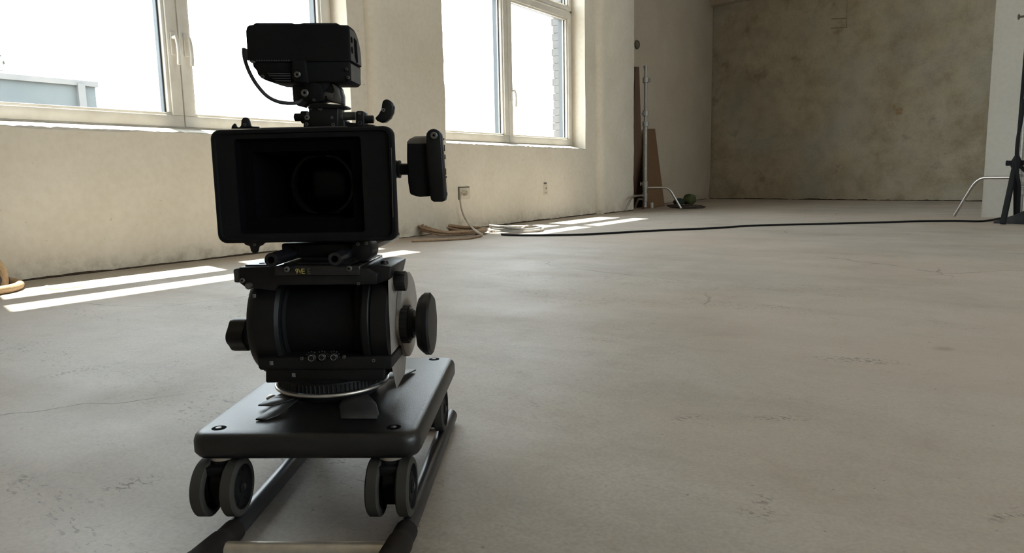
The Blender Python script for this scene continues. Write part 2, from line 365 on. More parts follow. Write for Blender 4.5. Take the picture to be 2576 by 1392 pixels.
mb = MB(); L = [Vector((-3.9215, p.y-.01, p.z)) for p in e2]; Rr = [Vector((-3.9215, min(p.y+.035+.05*abs(noise.noise((p.z*4, 3, 7)))*(1.6 if p.z < .75 else .7), 11.36), p.z)) for p in e2]
mb.prism(L+Rr[::-1], (.006, 0, 0)); struct(mb.build('trim_11', 'edge_shade'))  # dark strip painting the shade beside the plaster edge, wider near the floor
# white partition end on the right
mb = MB(); mb.box((-.157, 7.2, 0), (5.8, 7.36, ZC)); struct(mb.build('wall_partition', 'white_wall'))
ROPEN = [(-1.0, 3.8, .9, 2.9)]      # unseen window added in the right wall, sized for fill light
mb = MB(); rc = [-4.8]+[q for p in ROPEN for q in p[:2]]+[7.36]
for p, q in zip(rc[::2], rc[1::2]): mb.box((5.8, p, 0), (6.0, q, ZC))
for p, q, z0, z1 in ROPEN: mb.box((5.8, p, 0), (6.0, q, z0)); mb.box((5.8, p, z1), (6.0, q, ZC))
struct(mb.build('wall_right', 'white_wall'))
mb = MB(); AX = 2.5; AO = (8.3, 9.5, .9, 2.6)                 # end wall of the bay behind the partition, with an unseen window added for fill light
mb.box((AX, 7.36, 0), (AX+.2, AO[0], ZC)); mb.box((AX, AO[1], 0), (AX+.2, 9.85, ZC)); mb.box((AX, AO[0], 0), (AX+.2, AO[1], AO[2])); mb.box((AX, AO[0], AO[3]), (AX+.2, AO[1], ZC))
struct(mb.build('wall_bay', 'white_wall'))
mb = MB(); mb.box((-4.2, -4.8, 0), (6.0, -4.6, ZC)); struct(mb.build('wall_rear', 'white_wall'))

# broken dark joint where walls meet the floor
def joint(name, a, b, off, hmin, hmax, seed):
    a = Vector(a); b = Vector(b); L = (b-a).length; n = int(L/.03); off = Vector(off); mb = MB(); T = []; Bt = []
    for i in range(n+1):
        p = a.lerp(b, i/n); s = .5+.5*noise.noise((i*.03*3.3, seed, 0)); q = .5+.5*noise.noise((i*.03*17, seed, 5))
        h = max(.001, hmin+(hmax-hmin)*(s*.75+q*.5-.35)); T.append(p+off+Vector((0, 0, h))); Bt.append(p+off+Vector((0, 0, -.003)))
    t2 = [p-off*1.8 for p in T]; b2 = [p-off*1.8 for p in Bt]
    mb.rings([[T[i], t2[i], b2[i], Bt[i]] for i in range(n+1)]); return struct(mb.build(name, 'crack'))
joint('baseboard_left', (XW, Y0, 0), (XW, 3.60, 0), (.004, 0, 0), .003, .022, 1)
joint('baseboard_pier', (-3.535, 3.64, 0), (-3.535, 4.31, 0), (.003, 0, 0), .001, .012, 2)
joint('baseboard_middle', (XW, 4.38, 0), (XW, 6.90, 0), (.004, 0, 0), .004, .024, 3)
joint('baseboard_end', (XP, 6.95, 0), (XP, 7.69, 0), (.003, 0, 0), .006, .018, 4)
joint('baseboard_recess', (-3.9, 7.71, 0), (-3.9, 11.2, 0), (.004, 0, 0), .002, .02, 5)
joint('baseboard_back', BW0+BWD*.05, BW0+BWD*4.6, -nrm*.004, .002, .035, 6)

# rust-brown patch and a chiselled box outline on the concrete wall
def on_back(x, y):
    d = ray(x, y); n3 = nrm; t = (BW0-Vector((0, 0, H))).dot(n3)/d.dot(n3); return d*t+Vector((0, 0, H))
def blot(name, c, rx, ry, material, seed, n=40):
    mb = MB(); c = Vector(c); pts = []
    for i in range(n):
        t = 2*math.pi*i/n; k = .45+.9*abs(noise.noise((math.cos(t)*2, math.sin(t)*2, seed)))+.35*noise.noise((math.cos(t)*7, math.sin(t)*7, seed))
        pts.append(c+BWD*(rx*k*math.cos(t))+Vector((0, 0, ry*k*math.sin(t)))-nrm*.004)
    mb.prism(pts, nrm*.006); return struct(mb.build(name, material))
blot('trim_6', on_back(2262, 280), .075, .065, 'stain', 3); blot('trim_10', on_back(2248, 268), .03, .045, 'stain', 9)
mb = MB()
for p, q in (((2092, 48), (2128, 46)), ((2128, 46), (2130, 69)), ((2130, 69), (2090, 71))):
    a, b = on_back(*p)-nrm*.001, on_back(*q)-nrm*.001; mb.tube([a, b], .006, 6)
struct(mb.build('trim_7', 'faint'))
mb = MB(); a = on_back(2131, 0); b = on_back(2130, 46); mb.tube([a, b], .003, 6); struct(mb.build('trim_8', 'faint'))

# ------------------------------------------------------------------ windows
def frame_ring(mb, x0, x1, y0, y1, z0, z1, w, wb=None, wt=None):
    wb = w if wb is None else wb; wt = w if wt is None else wt
    mb.box((x0, y0, z0), (x1, y1, z0+wb)); mb.box((x0, y0, z1-wt), (x1, y1, z1)); mb.box((x0, y0, z0+wb), (x1, y0+w, z1-wt)); mb.box((x0, y1-w, z0+wb), (x1, y1, z1-wt))
def sash(parent, y0, y1, z0, z1, w, handle):
    mb = MB(); frame_ring(mb, XF-.075, XF, y0, y1, z0, z1, w)
    frame_ring(mb, XF-.06, XF-.014, y0+w-.002, y1-w+.002, z0+w-.002, z1-w+.002, .017)   # glazing bead, set back
    o = mb.build('sash', 'pvc', parent, bev=.004)
    a = w+.014
    mb = MB(); frame_ring(mb, XF-.047, XF-.040, y0+a, y1-a, z0+a, z1-a, .010, .0025, .0025); mb.build('gasket', 'gasket', o)
    mb = MB(); mb.box((XF-.045, y0+a+.002, z0+a+.002), (XF-.041, y1-a-.002, z1-a-.002)); mb.build('glass_pane', 'glass', o)
    mb = MB(); frame_ring(mb, XF-.118, XF-.0755, y0+.008, y1-.008, z0+.008, z1-.008, w-.010); mb.build('outer_cladding', 'clad', o)
    if handle is not None:
        hy, hz = handle; mb = MB()
        mb.box((XF, hy-.013, hz-.06), (XF+.010, hy+.013, hz+.06)); mb.cyl((XF+.006, hy, hz+.03), (XF+.042, hy, hz+.03), .009)
        mb.tube(spline([(XF+.036, hy, hz+.036), (XF+.047, hy, hz+.01), (XF+.053, hy, hz-.03), (XF+.053, hy, hz-.075), (XF+.049, hy, hz-.115)], 5), [.010]*15+[.011]*5+[.010], 8)
        mb.build('handle', 'pvc', o, bev=.002)
def window(name, y0, y1, ym, hz, both=True):
    root = bpy.data.objects.new(name, None); COL.objects.link(root); struct(root)
    zt = 2.055
    mb = MB(); frame_ring(mb, XF-.085, XF-.008, y0, y1, ZS+.015, ZH, .030, .022, .04); mb.box((XF-.085, y0, zt-.022), (XF-.008, y1, zt+.022)); mb.box((XF-.085, ym-.022, ZS+.03), (XF-.012, ym+.022, zt))
    mb.box((XF-.085, ym-.022, zt), (XF-.012, ym+.022, ZH))
    mb.build('window_frame', 'pvc', root, bev=.003)
    for i, (a, b) in enumerate(((y0+.022, ym-.003), (ym+.003, y1-.022))):
        sash(root, a, b, ZS+.034, zt-.008, .062, (a+.035, hz) if i else ((b-.035, hz) if both else None))
        sash(root, a, b, zt+.008, ZH-.02, .040, None)
    mb = MB(); n = 150; R = []                       # splayed, painted sill with a broken front lip
    for i in range(n+1):
        y = y0+(y1-y0)*i/n; j = .004*noise.noise((y*6, 2, 1))+.009*noise.noise((y*27, 9, 1))
        R.append([Vector(p) for p in ((XF-.02, y, ZS+.032), (XW-.02, y, ZS+.001+j*.2), (XW-.0005, y, ZS-.004+j*.8), (XW-.001, y, ZS-.016), (XF-.02, y, ZS-.03))])
    mb.rings(R); mb.build('window_sill', 'sill', root, sharp=60)
    return root
window('window_1', 1.19, 3.43, 2.330, 1.165); window('window_2', 4.40, 6.66, 5.490, 1.155, False)
for i, (p, q, z0, z1, wx) in enumerate([(*k, 5.8) for k in ROPEN]+[(*AO, AX)]):  # frames and glass of the added fill-light windows
    root = bpy.data.objects.new('window_%d' % (i+3), None); COL.objects.link(root); struct(root); yc = (p+q)/2
    mb = MB(); frame_ring(mb, wx+.06, wx+.12, p, q, z0, z1, .07); mb.box((wx+.06, yc-.05, z0+.06), (wx+.12, yc+.05, z1-.06)); mb.build('window_frame', 'pvc', root, bev=.003)
    mb = MB(); mb.box((wx+.088, p+.06, z0+.06), (wx+.092, q-.06, z1-.06)); mb.build('glass_pane', 'glass', root)
# toothed brick reveal outside the right hand sash of the second window
mb = MB(); z = ZS-.1; k = 0
while z < 2.95:
    e = 6.585+.007*noise.noise((k*1.7, 3, 3)); d = .012*(k % 2)+.018*noise.noise((k*2.3, 8, 1)); mb.box((-3.955+d, e, z), (XF-.086, 6.75, z+.071)); z += .075; k += 1
mb.box((-3.915, 6.592, ZS-.1), (XF-.086, 6.76, 2.95)); struct(mb.build('trim_9', 'brick'))

# ------------------------------------------------------------------ outside
mb = MB(); mb.box((-60, -40, -.5), (-4.1, 60, -.3)); struct(mb.build('ground_yard', 'ground'))
tl = at_X(0, 190, -12); tr = at_X(238, 210, -12); bl = at_X(238, 275, -12)
yard = thing('yard_building', (-12.5, 2, -.3), 'low blue-grey flat-topped building seen through the lower left window', 'building')
o = (-12.5, 2, -.3)
mb = MB(); mb.box((-14.5, -6, -.3), (-12, tr.y, tl.z)); mb.build('outer_wall', 'outwall', yard, o)
mb = MB(); mb.box((-12.06, -6, tl.z-.05), (-11.95, tr.y+.03, tl.z+.03)); mb.build('roof_edge', 'outpost', yard, o)
p0 = at_X(196, 230, -11.95).y; p1 = at_X(214, 230, -11.95).y
mb = MB(); mb.box((-12.05, p0, -.3), (-11.93, p1, tl.z-.02)); mb.build('pale_pier', 'outpost', yard, o)
tc = at_X(-88, 150, -18.)
tree = thing('yard_tree', (tc.x, tc.y, -.3), 'leafy tree outside beyond the yard building at the far left', 'tree')
mb = MB(); mb.tube(spline([(tc.x, tc.y, -.3), (tc.x+.1, tc.y, 1.4), (tc.x, tc.y+.1, tc.z)], 5), .09, 8); mb.build('trunk', 'bark', tree, (tc.x, tc.y, -.3))
mb = MB()
for i in range(420):
    d = Vector((random.gauss(0, 1), random.gauss(0, 1), random.gauss(0, 1))).normalized()*random.uniform(.35, 1); c = Vector((tc.x, tc.y, tc.z))+Vector((d.x*.75, d.y*.66, d.z*1.0))
    q = Vector((random.gauss(0, 1), random.gauss(0, 1), random.gauss(0, 1))).normalized(); e = q.orthogonal().normalized(); g = q.cross(e)
    mb._f([mb.bm.verts.new(c+x) for x in (e*.06, g*.03, -e*.06, -g*.03)])
mb.build('crown', 'leaf', tree, (tc.x, tc.y, -.3))

# ------------------------------------------------------------------ camera rig (all built in the dolly frame)
def Wd(u, v, z): return Du*u+Dv*v+Vector((0, 0, z))
def rig(name, o, label, cat): return thing(name, Wd(*o), label, cat, None, A)
def pl(pts, v): return [PX(x, y, v) for x, y in pts]

# --- track
o = (-.268, .95, 0)
trk = rig('dolly_track', o, 'short black tube track with silver cross tube on the floor under the wheeled board', 'track')
RT = .012
for u in (-.370, -.166):
    mb = MB(); mb.tube([(u, .74, RT+.001), (u, 1.19, RT+.001)], RT, 20); mb.lathe((u, 1.19, RT+.001), (0, 1, 0), [(RT, 0), (RT*.8, .006), (RT*.3, .010)], 20); mb.build('rail', 'rail', trk, o)
    mb = MB(); sgn = -1 if u < -.3 else -.6
    mb.tube(spline([(u+.001, .782, RT+.002), (u, .755, RT+.003), (u+sgn*.003, .728, RT+.004), (u+sgn*.008, .695, RT+.004), (u+sgn*.012, .66, RT+.004)], 5), [.0135]*6+[.015]*8+[.016]*7, 16); mb.build('end_sleeve', 'tape', trk, o)
mb = MB(); mb.tube([(-.366, .738, .0115), (-.170, .738, .0115)], .0112, 20); tag(mb.build('cross_tube', 'steel', trk, o), 'bare silver cross tube')
mb = MB(); mb.tube([(-.366, 1.165, .0115), (-.170, 1.165, .0115)], .010, 16); mb.build('cross_tube', 'rail', trk, o)

# --- wheeled board
o = (-.283, .965, .024)
dol = rig('camera_dolly', o, 'thick black rounded board on twin-wheel casters carrying the camera', 'dolly')
def rrect(u0, u1, v0, v1, r, z, n=6):
    P = []
    for cu, cv, t0 in ((u1-r, v1-r, 0), (u0+r, v1-r, 90), (u0+r, v0+r, 180), (u1-r, v0+r, 270)):
        for k in range(n+1):
            t = math.radians(t0+90*k/n); P.append(Vector((cu+r*math.cos(t), cv+r*math.sin(t), z)))
    return P
ZT = .13; ZB = .0985
mb = MB(); R = []
for ins, z in ((.010, ZB), (.004, ZB+.002), (0, ZB+.008), (0, ZT-.010), (.002, ZT-.004), (.006, ZT-.001), (.011, ZT)):
    R.append(rrect(-.418+ins, -.147-ins, .783+ins, 1.147-ins, .022-ins*.6, z))
mb.rings(R); mb.build('platform', 'board', dol, o, sharp=60)
for u, v in ((-.390, .808), (-.180, .808), (-.390, 1.1255), (-.180, 1.1255)):
    mb = MB(); mb.mi = 0; mb.lathe((u, v, ZT-.0005), (0, 0, 1), [(.0085, 0), (.0085, .0007), (.0070, .0009)], 24); mb.mi = 1; mb.lathe((u, v-.001, ZT+.0002), (0, 0, 1), [(.0034, 0), (.0034, .0009), (.002, .0012)], 16)
    mb.build('bolt', ['void', 'bolt'], dol, o)
def wheel_mb(u, v, z, w=.0155, r=.0345):
    mb = MB(); mb.mi = 0; mb.lathe((u-w/2, v, z), (1, 0, 0), [(r-.008, .0), (r-.002, .0002), (r, .002), (r, w-.002), (r-.002, w-.0002), (r-.008, w)], 48, cap=False)
    mb.mi = 1; mb.lathe((u-w/2, v, z), (1, 0, 0), [(.0, .004), (r-.010, .004), (r-.008, .0), (r-.008, .001)], 40, cap=False)
    mb.lathe((u-w/2, v, z), (1, 0, 0), [(r-.008, w-.001), (r-.008, w), (r-.0095, w-.004), (.018, w-.004), (.016, w-.0015), (.008, w-.0015), (.0075, w), (0.0001, w)], 40, cap=False)
    for k in range(6):
        t = k*math.pi/3; mb.box((u+w/2-.0045, v+.0195*math.cos(t)-.002, z+.0195*math.sin(t)-.002), (u+w/2-.0025, v+.0195*math.cos(t)+.002, z+.0195*math.sin(t)+.002))
    return mb
for ci, (u, v, dv) in enumerate(((-.387, .808, -.006), (-.183, .808, -.006), (-.387, 1.110, -.022), (-.183, 1.110, -.022))):
    wv = v+dv; wz = .0595; ul, ur = u-.0185, u+.0165
    mb = MB(); mb.lathe((u-.001, v, ZB-.009), (0, 0, 1), [(.013, -.010), (.0155, -.006), (.0155, .0015), (.012, .0045)], 28)
    mb.prism([(u-.0085, wv-.012, wz-.018), (u-.0085, wv+.014, wz-.016), (u-.0085, wv+.020, wz+.018), (u-.0085, v+.012, ZB-.010), (u-.0085, v-.014, ZB-.010), (u-.0085, wv-.020, wz+.012)], (.016, 0, 0))
    mb.box((ul-.004, wv-.017, ZB-.020), (ur+.004, wv+.017, ZB-.009))
    cs = mb.build('caster', 'matte', dol, o, bev=.002)
    mb = MB(); mb.lathe((u-.001, v, ZB-.0046), (0, 0, 1), [(.0145, 0), (.0145, .0046)], 28); tag(mb.build('washer', 'steel', cs, o), 'silver washer')
    for uu in (ul, ur): wheel_mb(uu, wv, wz).build('wheel', ['rubber', 'matte'], cs, o)
    mb = MB(); mb.cyl((ul-.010, wv, wz), (ur+.0095, wv, wz), .0036, seg=12); tag(mb.build('axle', 'bolt', cs, o), 'steel axle')
def glyphs(txt, c, hgt, material, parent, o, name='printed_mark', sx=1.):
    cu = bpy.data.curves.new(name, 'FONT'); cu.body = txt; cu.size = hgt; cu.extrude = .0002
    tmp = bpy.data.objects.new('t', cu); me = bpy.data.meshes.new_from_object(tmp); bpy.data.objects.remove(tmp)
    me.transform(Matrix.Rotation(math.pi/2, 4, 'X') @ Matrix.Diagonal((sx, 1, 1, 1))); me.transform(Matrix.Translation(Vector(c)-Vector(o)))
    me.materials.clear(); me.materials.append(M[material]); q = bpy.data.objects.new(name, me); COL.objects.link(q); q.parent = parent; return q

# --- low bowl mount bolted to the board
o = (-.295, .955, ZT)
hat = rig('bowl_mount', o, 'low flared grey metal bowl mount with splayed feet between the board and the camera head', 'camera mount')
HC = (-.295, .957)
mb = MB(); mb.lathe((*HC, ZT+.001), (0, 0, 1), [(.060, 0), (.062, .002), (.066, .006), (.073, .0115), (.077, .0135)], 56, cap=False)
mb.lathe((*HC, ZT+.001), (0, 0, 1), [(.072, .0135), (.068, .011), (.060, .006), (.05, .003)], 56, cap=False); mb.build('bowl', 'alu', hat, o)
mb = MB(); mb.torus((*HC, ZT+.0148), (0, 0, 1), .0752, .0021, 64, 8); tag(mb.build('rim', 'steel', hat, o), 'worn bright rim')
def foot(pts, tip_up=0.):
    mb = MB(); n = len(pts); th = .0022
    a = [mb.bm.verts.new((u, v, z)) for u, v, z in pts]; b = [mb.bm.verts.new((u, v, z-th)) for u, v, z in pts]
    mb._f(a); mb._f(b[::-1])
    for i in range(n): mb._f([a[i], b[i], b[(i+1) % n], a[(i+1) % n]])
    return mb.build('foot', 'alu', hat, o, bev=.0006, bseg=1)
zf = ZT+.004
foot([(-.349, .920, ZT+.011), (-.362, .905, zf+.003), (-.3705, .8775, zf+.002), (-.352, .8765, zf+.002), (-.330, .893, zf+.005), (-.326, .893, ZT+.011)])
foot([(-.349, .893, zf), (-.3555, .832, zf-.001), (-.341, .8315, zf-.001), (-.331, .845, zf), (-.322, .893, zf+.005)])
foot([(-.262, .886, ZT+.011), (-.262, .870, zf+.004), (-.250, .834, zf-.001), (-.206, .834, zf-.001), (-.207, .850, zf), (-.216, .875, zf+.004), (-.234, .905, ZT+.011)])
foot([(-.232, .995, ZT+.011), (-.222, .975, zf+.008), (-.205, 1.000, zf+.005), (-.196, 1.050, zf), (-.214, 1.056, zf), (-.240, 1.02, ZT+.010)])
mb = MB(); mb.lathe((-.3655, .911, ZT+.0035), (0, 0, 1), [(.0065, 0), (.0065, .0025), (.004, .0045), (.001, .005)], 18); tag(mb.build('bolt', 'steel', hat, o), 'bright bolt head')

# --- fluid head
o = (-.295, .957, ZT+.015)
hd = rig('fluid_head', o, 'heavy black cylindrical fluid head with a large side knob between the mount and the camera', 'camera head')
mb = MB(); mb.lathe((*HC, ZT+.0165), (0, 0, 1), [(.070, 0), (.0715, .001), (.0715, .013), (.066, .016)], 56); mb.knurl((*HC, ZT+.0165), (*HC, ZT+.0285), .0725, 80, .03); mb.build('base_ring', 'black', hd, o)
V = .897
def face_block(name, pts, v, depth, material, bev=.0015, parent=None):
    mb = MB(); mb.prism(pl(pts, v), (0, depth, 0)); return mb.build(name, material, parent or hd, o, bev=bev)
face_block('lower_step', [(668, 928), (668, 962), (672, 964), (966, 958), (968, 926)], V, .115, 'black')
face_block('pan_block', [(646, 900), (650, 926), (655, 932), (984, 930), (986, 898)], V-.006, .125, 'black')
# tilt drum lying on its side
zc = PX(800, 806, .95).z
def ux(px, py, v): return PX(px, py, v).x
ul = ux(611, 800, .890); ur = ux(974, 800, .890); w = ur-ul
mb = MB(); mb.lathe((ul, .962, zc), (1, 0, 0), [(.060, 0), (.068, .002), (.073, .008), (.074, .014), (.074, .040), (.069, .044)], 64); mb.build('drum_cap', 'black', hd, o)
mb = MB(); mb.lathe((ul+.042, .962, zc), (1, 0, 0), [(.060, 0), (.060, .004), (.056, .007), (.056, w-.091), (.061, w-.087), (.061, w-.075)], 64); mb.build('tilt_drum', 'matte', hd, o)
mb = MB(); mb.lathe((ur-.036, .962, zc), (1, 0, 0), [(.070, 0), (.074, .003), (.074, .010), (.072, .012), (.074, .014), (.074, .034), (.071, .036)], 64); mb.build('drum_cap', 'black', hd, o)
pu = ur+.0004; pw = ux(996, 800, .94)-pu
mb = MB(); mb.prism([(pu, .903, zc+.060), (pu, .900, zc+.02), (pu, .903, zc-.055), (pu, .925, zc-.090), (pu, .985, zc-.085), (pu, 1.02, zc-.04), (pu, 1.03, zc+.03), (pu, 1.0, zc+.062)], (pw*.55, 0, 0)); mb.prism([(pu, .912, zc+.045), (pu, .912, zc-.05), (pu, .930, zc-.080), (pu, .975, zc-.075), (pu, 1.0, zc+.05)], (pw, 0, 0)); tag(mb.build('side_plate', 'side', hd, o, bev=.001), 'bare grey machined side plate')
c = PX(1012, 790, 1.0); cu = ux(1027, 780, .985)
mb = MB(); mb.lathe((pu+pw*.5, 1.0, c.z), (1, 0, 0), [(.058, 0), (.060, .001), (.060, cu-pu-pw*.5-.002), (.056, cu-pu-pw*.5)], 56); mb.build('counterbalance_cover', 'side', hd, o)
# right hand knobs
kz = PX(1050, 815, .955).z; kv = .955
a0, a1, a2, a3, a4 = ux(976, 815, .935), ux(1004, 815, .935), ux(1038, 815, .93), ux(1042, 815, .914), ux(1078, 815, .914)
mb = MB(); L = a1-a0; mb.lathe((a0, kv, kz), (1, 0, 0), [(.0205, 0), (.0205, L*.36), (.0195, L*.38), (.0195, L*.42), (.0205, L*.44), (.0205, L)], 40); tag(mb.build('boss', 'steel', hd, o), 'bare metal boss')
mb = MB(); L = a2-a1; mb.knurl((a1, kv, kz), (a1+L*.62, kv, kz), .0262, 28, .03); mb.lathe((a1+L*.6, kv, kz), (1, 0, 0), [(.023, 0), (.021, L*.15), (.019, L*.15), (.019, L*.28), (.012, L*.3), (.012, L*.55)], 32); mb.build('hub', 'black', hd, o)
mb = MB(); R = []; ax = Vector((a3, kv, kz)); L = a4-a3; pr = [(.012, 0), (.034, 0), (.0385, L*.2), (.042, L*.45), (.0420, L*.8), (.0385, L*.95), (.020, L), (.001, L)]
for r, h in pr:
    R.append([ax+Vector((h, r*(1+(.022*math.cos(8*2*math.pi*k/80) if r > .03 else 0))*math.cos(2*math.pi*k/80), r*(1+(.022*math.cos(8*2*math.pi*k/80) if r > .03 else 0))*math.sin(2*math.pi*k/80))) for k in range(80)])
mb.rings(R); mb.build('tension_knob', 'black', hd, o)
sz = PX(1003, 710, .925).z; b0, b1_, b2_ = ux(976, 710, .925), ux(990, 710, .925), ux(1017, 710, .922)
mb = MB(); mb.lathe((b0, .935, sz), (1, 0, 0), [(.013, 0), (.013, (b1_-b0)*.55), (.0115, (b1_-b0)*.6), (.0115, b1_-b0+.001)], 28); tag(mb.build('boss', 'steel', hd, o), 'small bare metal boss')
mb = MB(); mb.knurl((b1_, .935, sz), (b2_, .935, sz), .0135, 20, .05); mb.build('small_knob', 'black', hd, o)
# left hand lobed knob
lz = PX(590, 843, .955).z; l0 = ux(614, 843, .937); l1_ = ux(567, 843, .937); L = l0-l1_; mb = MB(); R = []
for h, f in ((0, .8), (.08, 1), (.5, 1.), (.8, 1.), (.95, .96), (1., .8)):
    R.append([Vector((l0-h*L, .955+(.0205*f*(1+.10*math.cos(4*2*math.pi*k/64)))*math.cos(2*math.pi*k/64), lz+(.0205*f*(1+.10*math.cos(4*2*math.pi*k/64)))*math.sin(2*math.pi*k/64))) for k in range(64)])
mb.rings(R); mb.build('lobed_knob', 'black', hd, o)
# top plate and clamp
vt = .888
face_block('clamp_plate', [(601, 673), (690, 671), (904, 672), (948, 690), (947, 716), (700, 718), (692, 732), (617, 723), (602, 712)], vt, .12, 'black', .001)
face_block('quick_plate', [(690, 669), (905, 669), (905, 694), (690, 694)], vt-.004, .13, 'gloss', .0012)
face_block('side_release', [(586, 681), (589, 677), (601, 676), (602, 712), (589, 711)], vt+.004, .03, 'greycase')
mb = MB(); q = pl([(612, 670.5), (668, 670.0)], vt); mb.box((q[0].x, vt+.006, q[0].z-.004), (q[1].x, vt+.085, q[0].z+.0012)); mb.build('scale_strip', 'alu', hd, o)
mb = MB()
for k in range(3):
    c = (q[0].x+.017, vt+.02+k*.022, q[0].z+.0011); mb.lathe(c, (0, 0, 1), [(.0042, 0), (.0042, .0004)], 16)
mb.build('screw_slot', 'void', hd, o)
face_block('right_shoulder', [(905, 692), (918, 672), (948, 668), (985, 672), (978, 705), (948, 716), (905, 716)], vt+.016, .10, 'black', .002)
mb = MB(); c = PX(967, 665, .93); mb.lathe(c-Vector((0, 0, .004)), (0, 0, 1), [(.0055, 0), (.0055, .006), (.004, .0085), (.001, .009)], 20); mb.build('lock_pin', 'black', hd, o)
def screw(px, py, v, r, parent, oo, dark=True, name='screw'):
    c = PX(px, py, v); mb = MB(); mb.mi = 0; mb.lathe(c, (0, -1, 0), [(r, -.001), (r, .0012), (r*.85, .0018), (r*.36, .0018)], 24, cap=False); mb.mi = 1
    mb.lathe(c, (0, -1, 0), [(r*.36, .0018), (r*.32, .0004), (.0001, .0004)], 24, cap=False); return tag(mb.build(name, ['bolt', 'void'], parent, oo), 'steel screw')
screw(722, 678, vt-.0045, .0036, hd, o); screw(878, 676, vt-.0045, .0036, hd, o); screw(610, 706, vt-.0005, .0032, hd, o); screw(902, 714, vt-.0005, .002, hd, o)
mb = MB(); c = PX(628, 719, vt); mb.lathe(c, (0, -1, 0), [(.0045, -.004), (.0045, .004), (.0035, .006), (.001, .0065)], 24); tag(mb.build('lock_button', 'bolt', hd, o), 'grey metal button')
c = PX(743, 689, vt-.0044); tag(glyphs('9V', c, .0093, 'yellow', hd, o, sx=.85), 'yellow printed characters')
c = PX(757.5, 689, vt-.0044); tag(glyphs('E', c, .0093, 'yellow', hd, o, sx=1.1), 'yellow printed character')
c = PX(773, 689, vt-.0044); tag(glyphs('E', c, .0093, 'dimprint', hd, o), 'dim printed character')
# printed scales and dials on the front
for px, py, v in ((636, 750, .893), (679, 919, V-.0065), (735, 949, V-.0005)):
    c = PX(px, py, v if py > 800 else .8865); mb = MB(); hgt = .0042
    if py < 800: c = PX(px, py, .9005)
    for k in range(3): mb.box(c+Vector((k*.0017, -.0004, 0)), c+Vector((k*.0017+.0008, .0006, hgt)))
    mb.box(c+Vector((0, -.0004, hgt)), c+Vector((.0042, .0006, hgt+.0008))); tag(mb.build('scale_mark', 'white', hd, o), 'small pale printed mark')
for px, py, r in ((785, 900, .0062), (811, 898, .0058), (841, 898, .0058)):
    c = PX(px, py, V-.0068); mb = MB(); mb.mi = 1; mb.lathe(c, (0, -1, 0), [(r, -.001), (r, .003), (r*.8, .004), (.0005, .004)], 24); mb.mi = 0
    for k in range(7):
        t = math.pi*(k/6); mb.box(c+Vector((math.cos(t)*r*1.25-.0004, -.0006, math.sin(t)*r*1.25-.0004)), c+Vector((math.cos(t)*r*1.25+.0004, .0004, math.sin(t)*r*1.25+.0005)))
    mb.torus(c+Vector((0, -.004, 0)), (0, 1, 0), r*.6, .0003, 20, 4); mb.build('dial', ['white', 'black'], hd, o)
for px, py in ((760, 902), (866, 898), (940, 907)): screw(px, py, V-.0066, .0022, hd, o)
# tilt cradle between plate and camera
mb = MB(); q = pl([(790, 640), (850, 662)], .90); mb.box((-.335, .905, .3125), (-.245, 1.03, .3152)); mb.build('sliding_base', 'gloss', hd, o)
mb = MB(); mb.prism(pl([(868, 676), (888, 660), (922, 632), (932, 634), (940, 668), (918, 672)], .955), (0, .035, 0)); mb.build('riser_bracket', 'side', hd, o, bev=.001)

# --- cinema camera
o = (-.30, .98, .316)
cc = rig('cinema_camera', o, 'black cinema camera with a wide rectangular matte box facing the viewer', 'camera')
for u in (-.3345, -.2554):
    mb = MB(); mb.mi = 0; mb.lathe((u, .862, .3244), (0, 1, 0), [(.0042, .006), (.0042, 0), (.0078, 0), (.0085, .001), (.0085, .36), (.007, .362), (.001, .362)], 32, cap=False); mb.mi = 1; mb.lathe((u, .862, .3244), (0, 1, 0), [(.0001, .006), (.0042, .006)], 24, cap=False)
    mb.build('support_rod', ['gloss', 'void'], cc, o)
def clampr(px, py, v, w, h, d):
    c = PX(px, py, v); mb = MB(); mb.box((c.x-w, v, c.z-h), (c.x+w, v+d, c.z+h)); return mb
mb = MB(); mb.box((-.348, .935, .318), (-.242, .985, .338)); mb.build('rod_bridge', 'black', cc, o, bev=.003)
mb = MB(); c = PX(915, 628, .925); mb.lathe(c, (0, 1, 0), [(.006, -.012), (.0135, -.010), (.0145, .0), (.0145, .022), (.01, .025)], 28); mb.build('rod_clamp', 'black', cc, o)
for px, py in ((901, 614), (922, 612)): screw(px, py, .912, .0022, cc, o)
# matte box: hood, rim and flocked tunnel
TL, TR, BR, BL = PX(527.5, 323.5, .90), PX(988, 320, .90), PX(998, 608.5, .90), PX(547, 611, .90)
uL, uR, zB, zT = -.4166, -.1855, .3424, .4851
def rr2(u0, u1, z0, z1, r, v, n=5):
    P = []
    for cu, cz, t0 in ((u1-r, z1-r, 0), (u0+r, z1-r, 90), (u0+r, z0+r, 180), (u1-r, z0+r, 270)):
        for k in range(n+1):
            t = math.radians(t0+90*k/n); P.append(Vector((cu+r*math.cos(t), v, cz+r*math.sin(t))))
    return P
iu0, iu1, iz0, iz1 = PX(655, 470, .93).x, PX(893, 470, .93).x, PX(770, 548, .93).z, PX(770, 383, .93).z
mb = MB(); mb.rings([rr2(iu0-.03, iu1+.03, iz0-.015, iz1+.015, .01, 1.02), rr2(uL+.02, uR-.014, zB+.012, zT-.012, .012, .975), rr2(uL+.004, uR-.002, zB+.003, zT-.003, .011, .918), rr2(uL, uR, zB, zT, .0115, .912), rr2(uL, uR, zB, zT, .0115, .902), rr2(uL+.0015, uR-.0015, zB+.0015, zT-.0015, .0105, .900),
     rr2(uL+.005, uR-.005, zB+.005, zT-.005, .009, .900), rr2(uL+.006, uR-.006, zB+.006, zT-.006, .009, .903), rr2(iu0-.019, iu1+.017, iz0-.018, iz1+.017, .004, .9035)], cap=False)
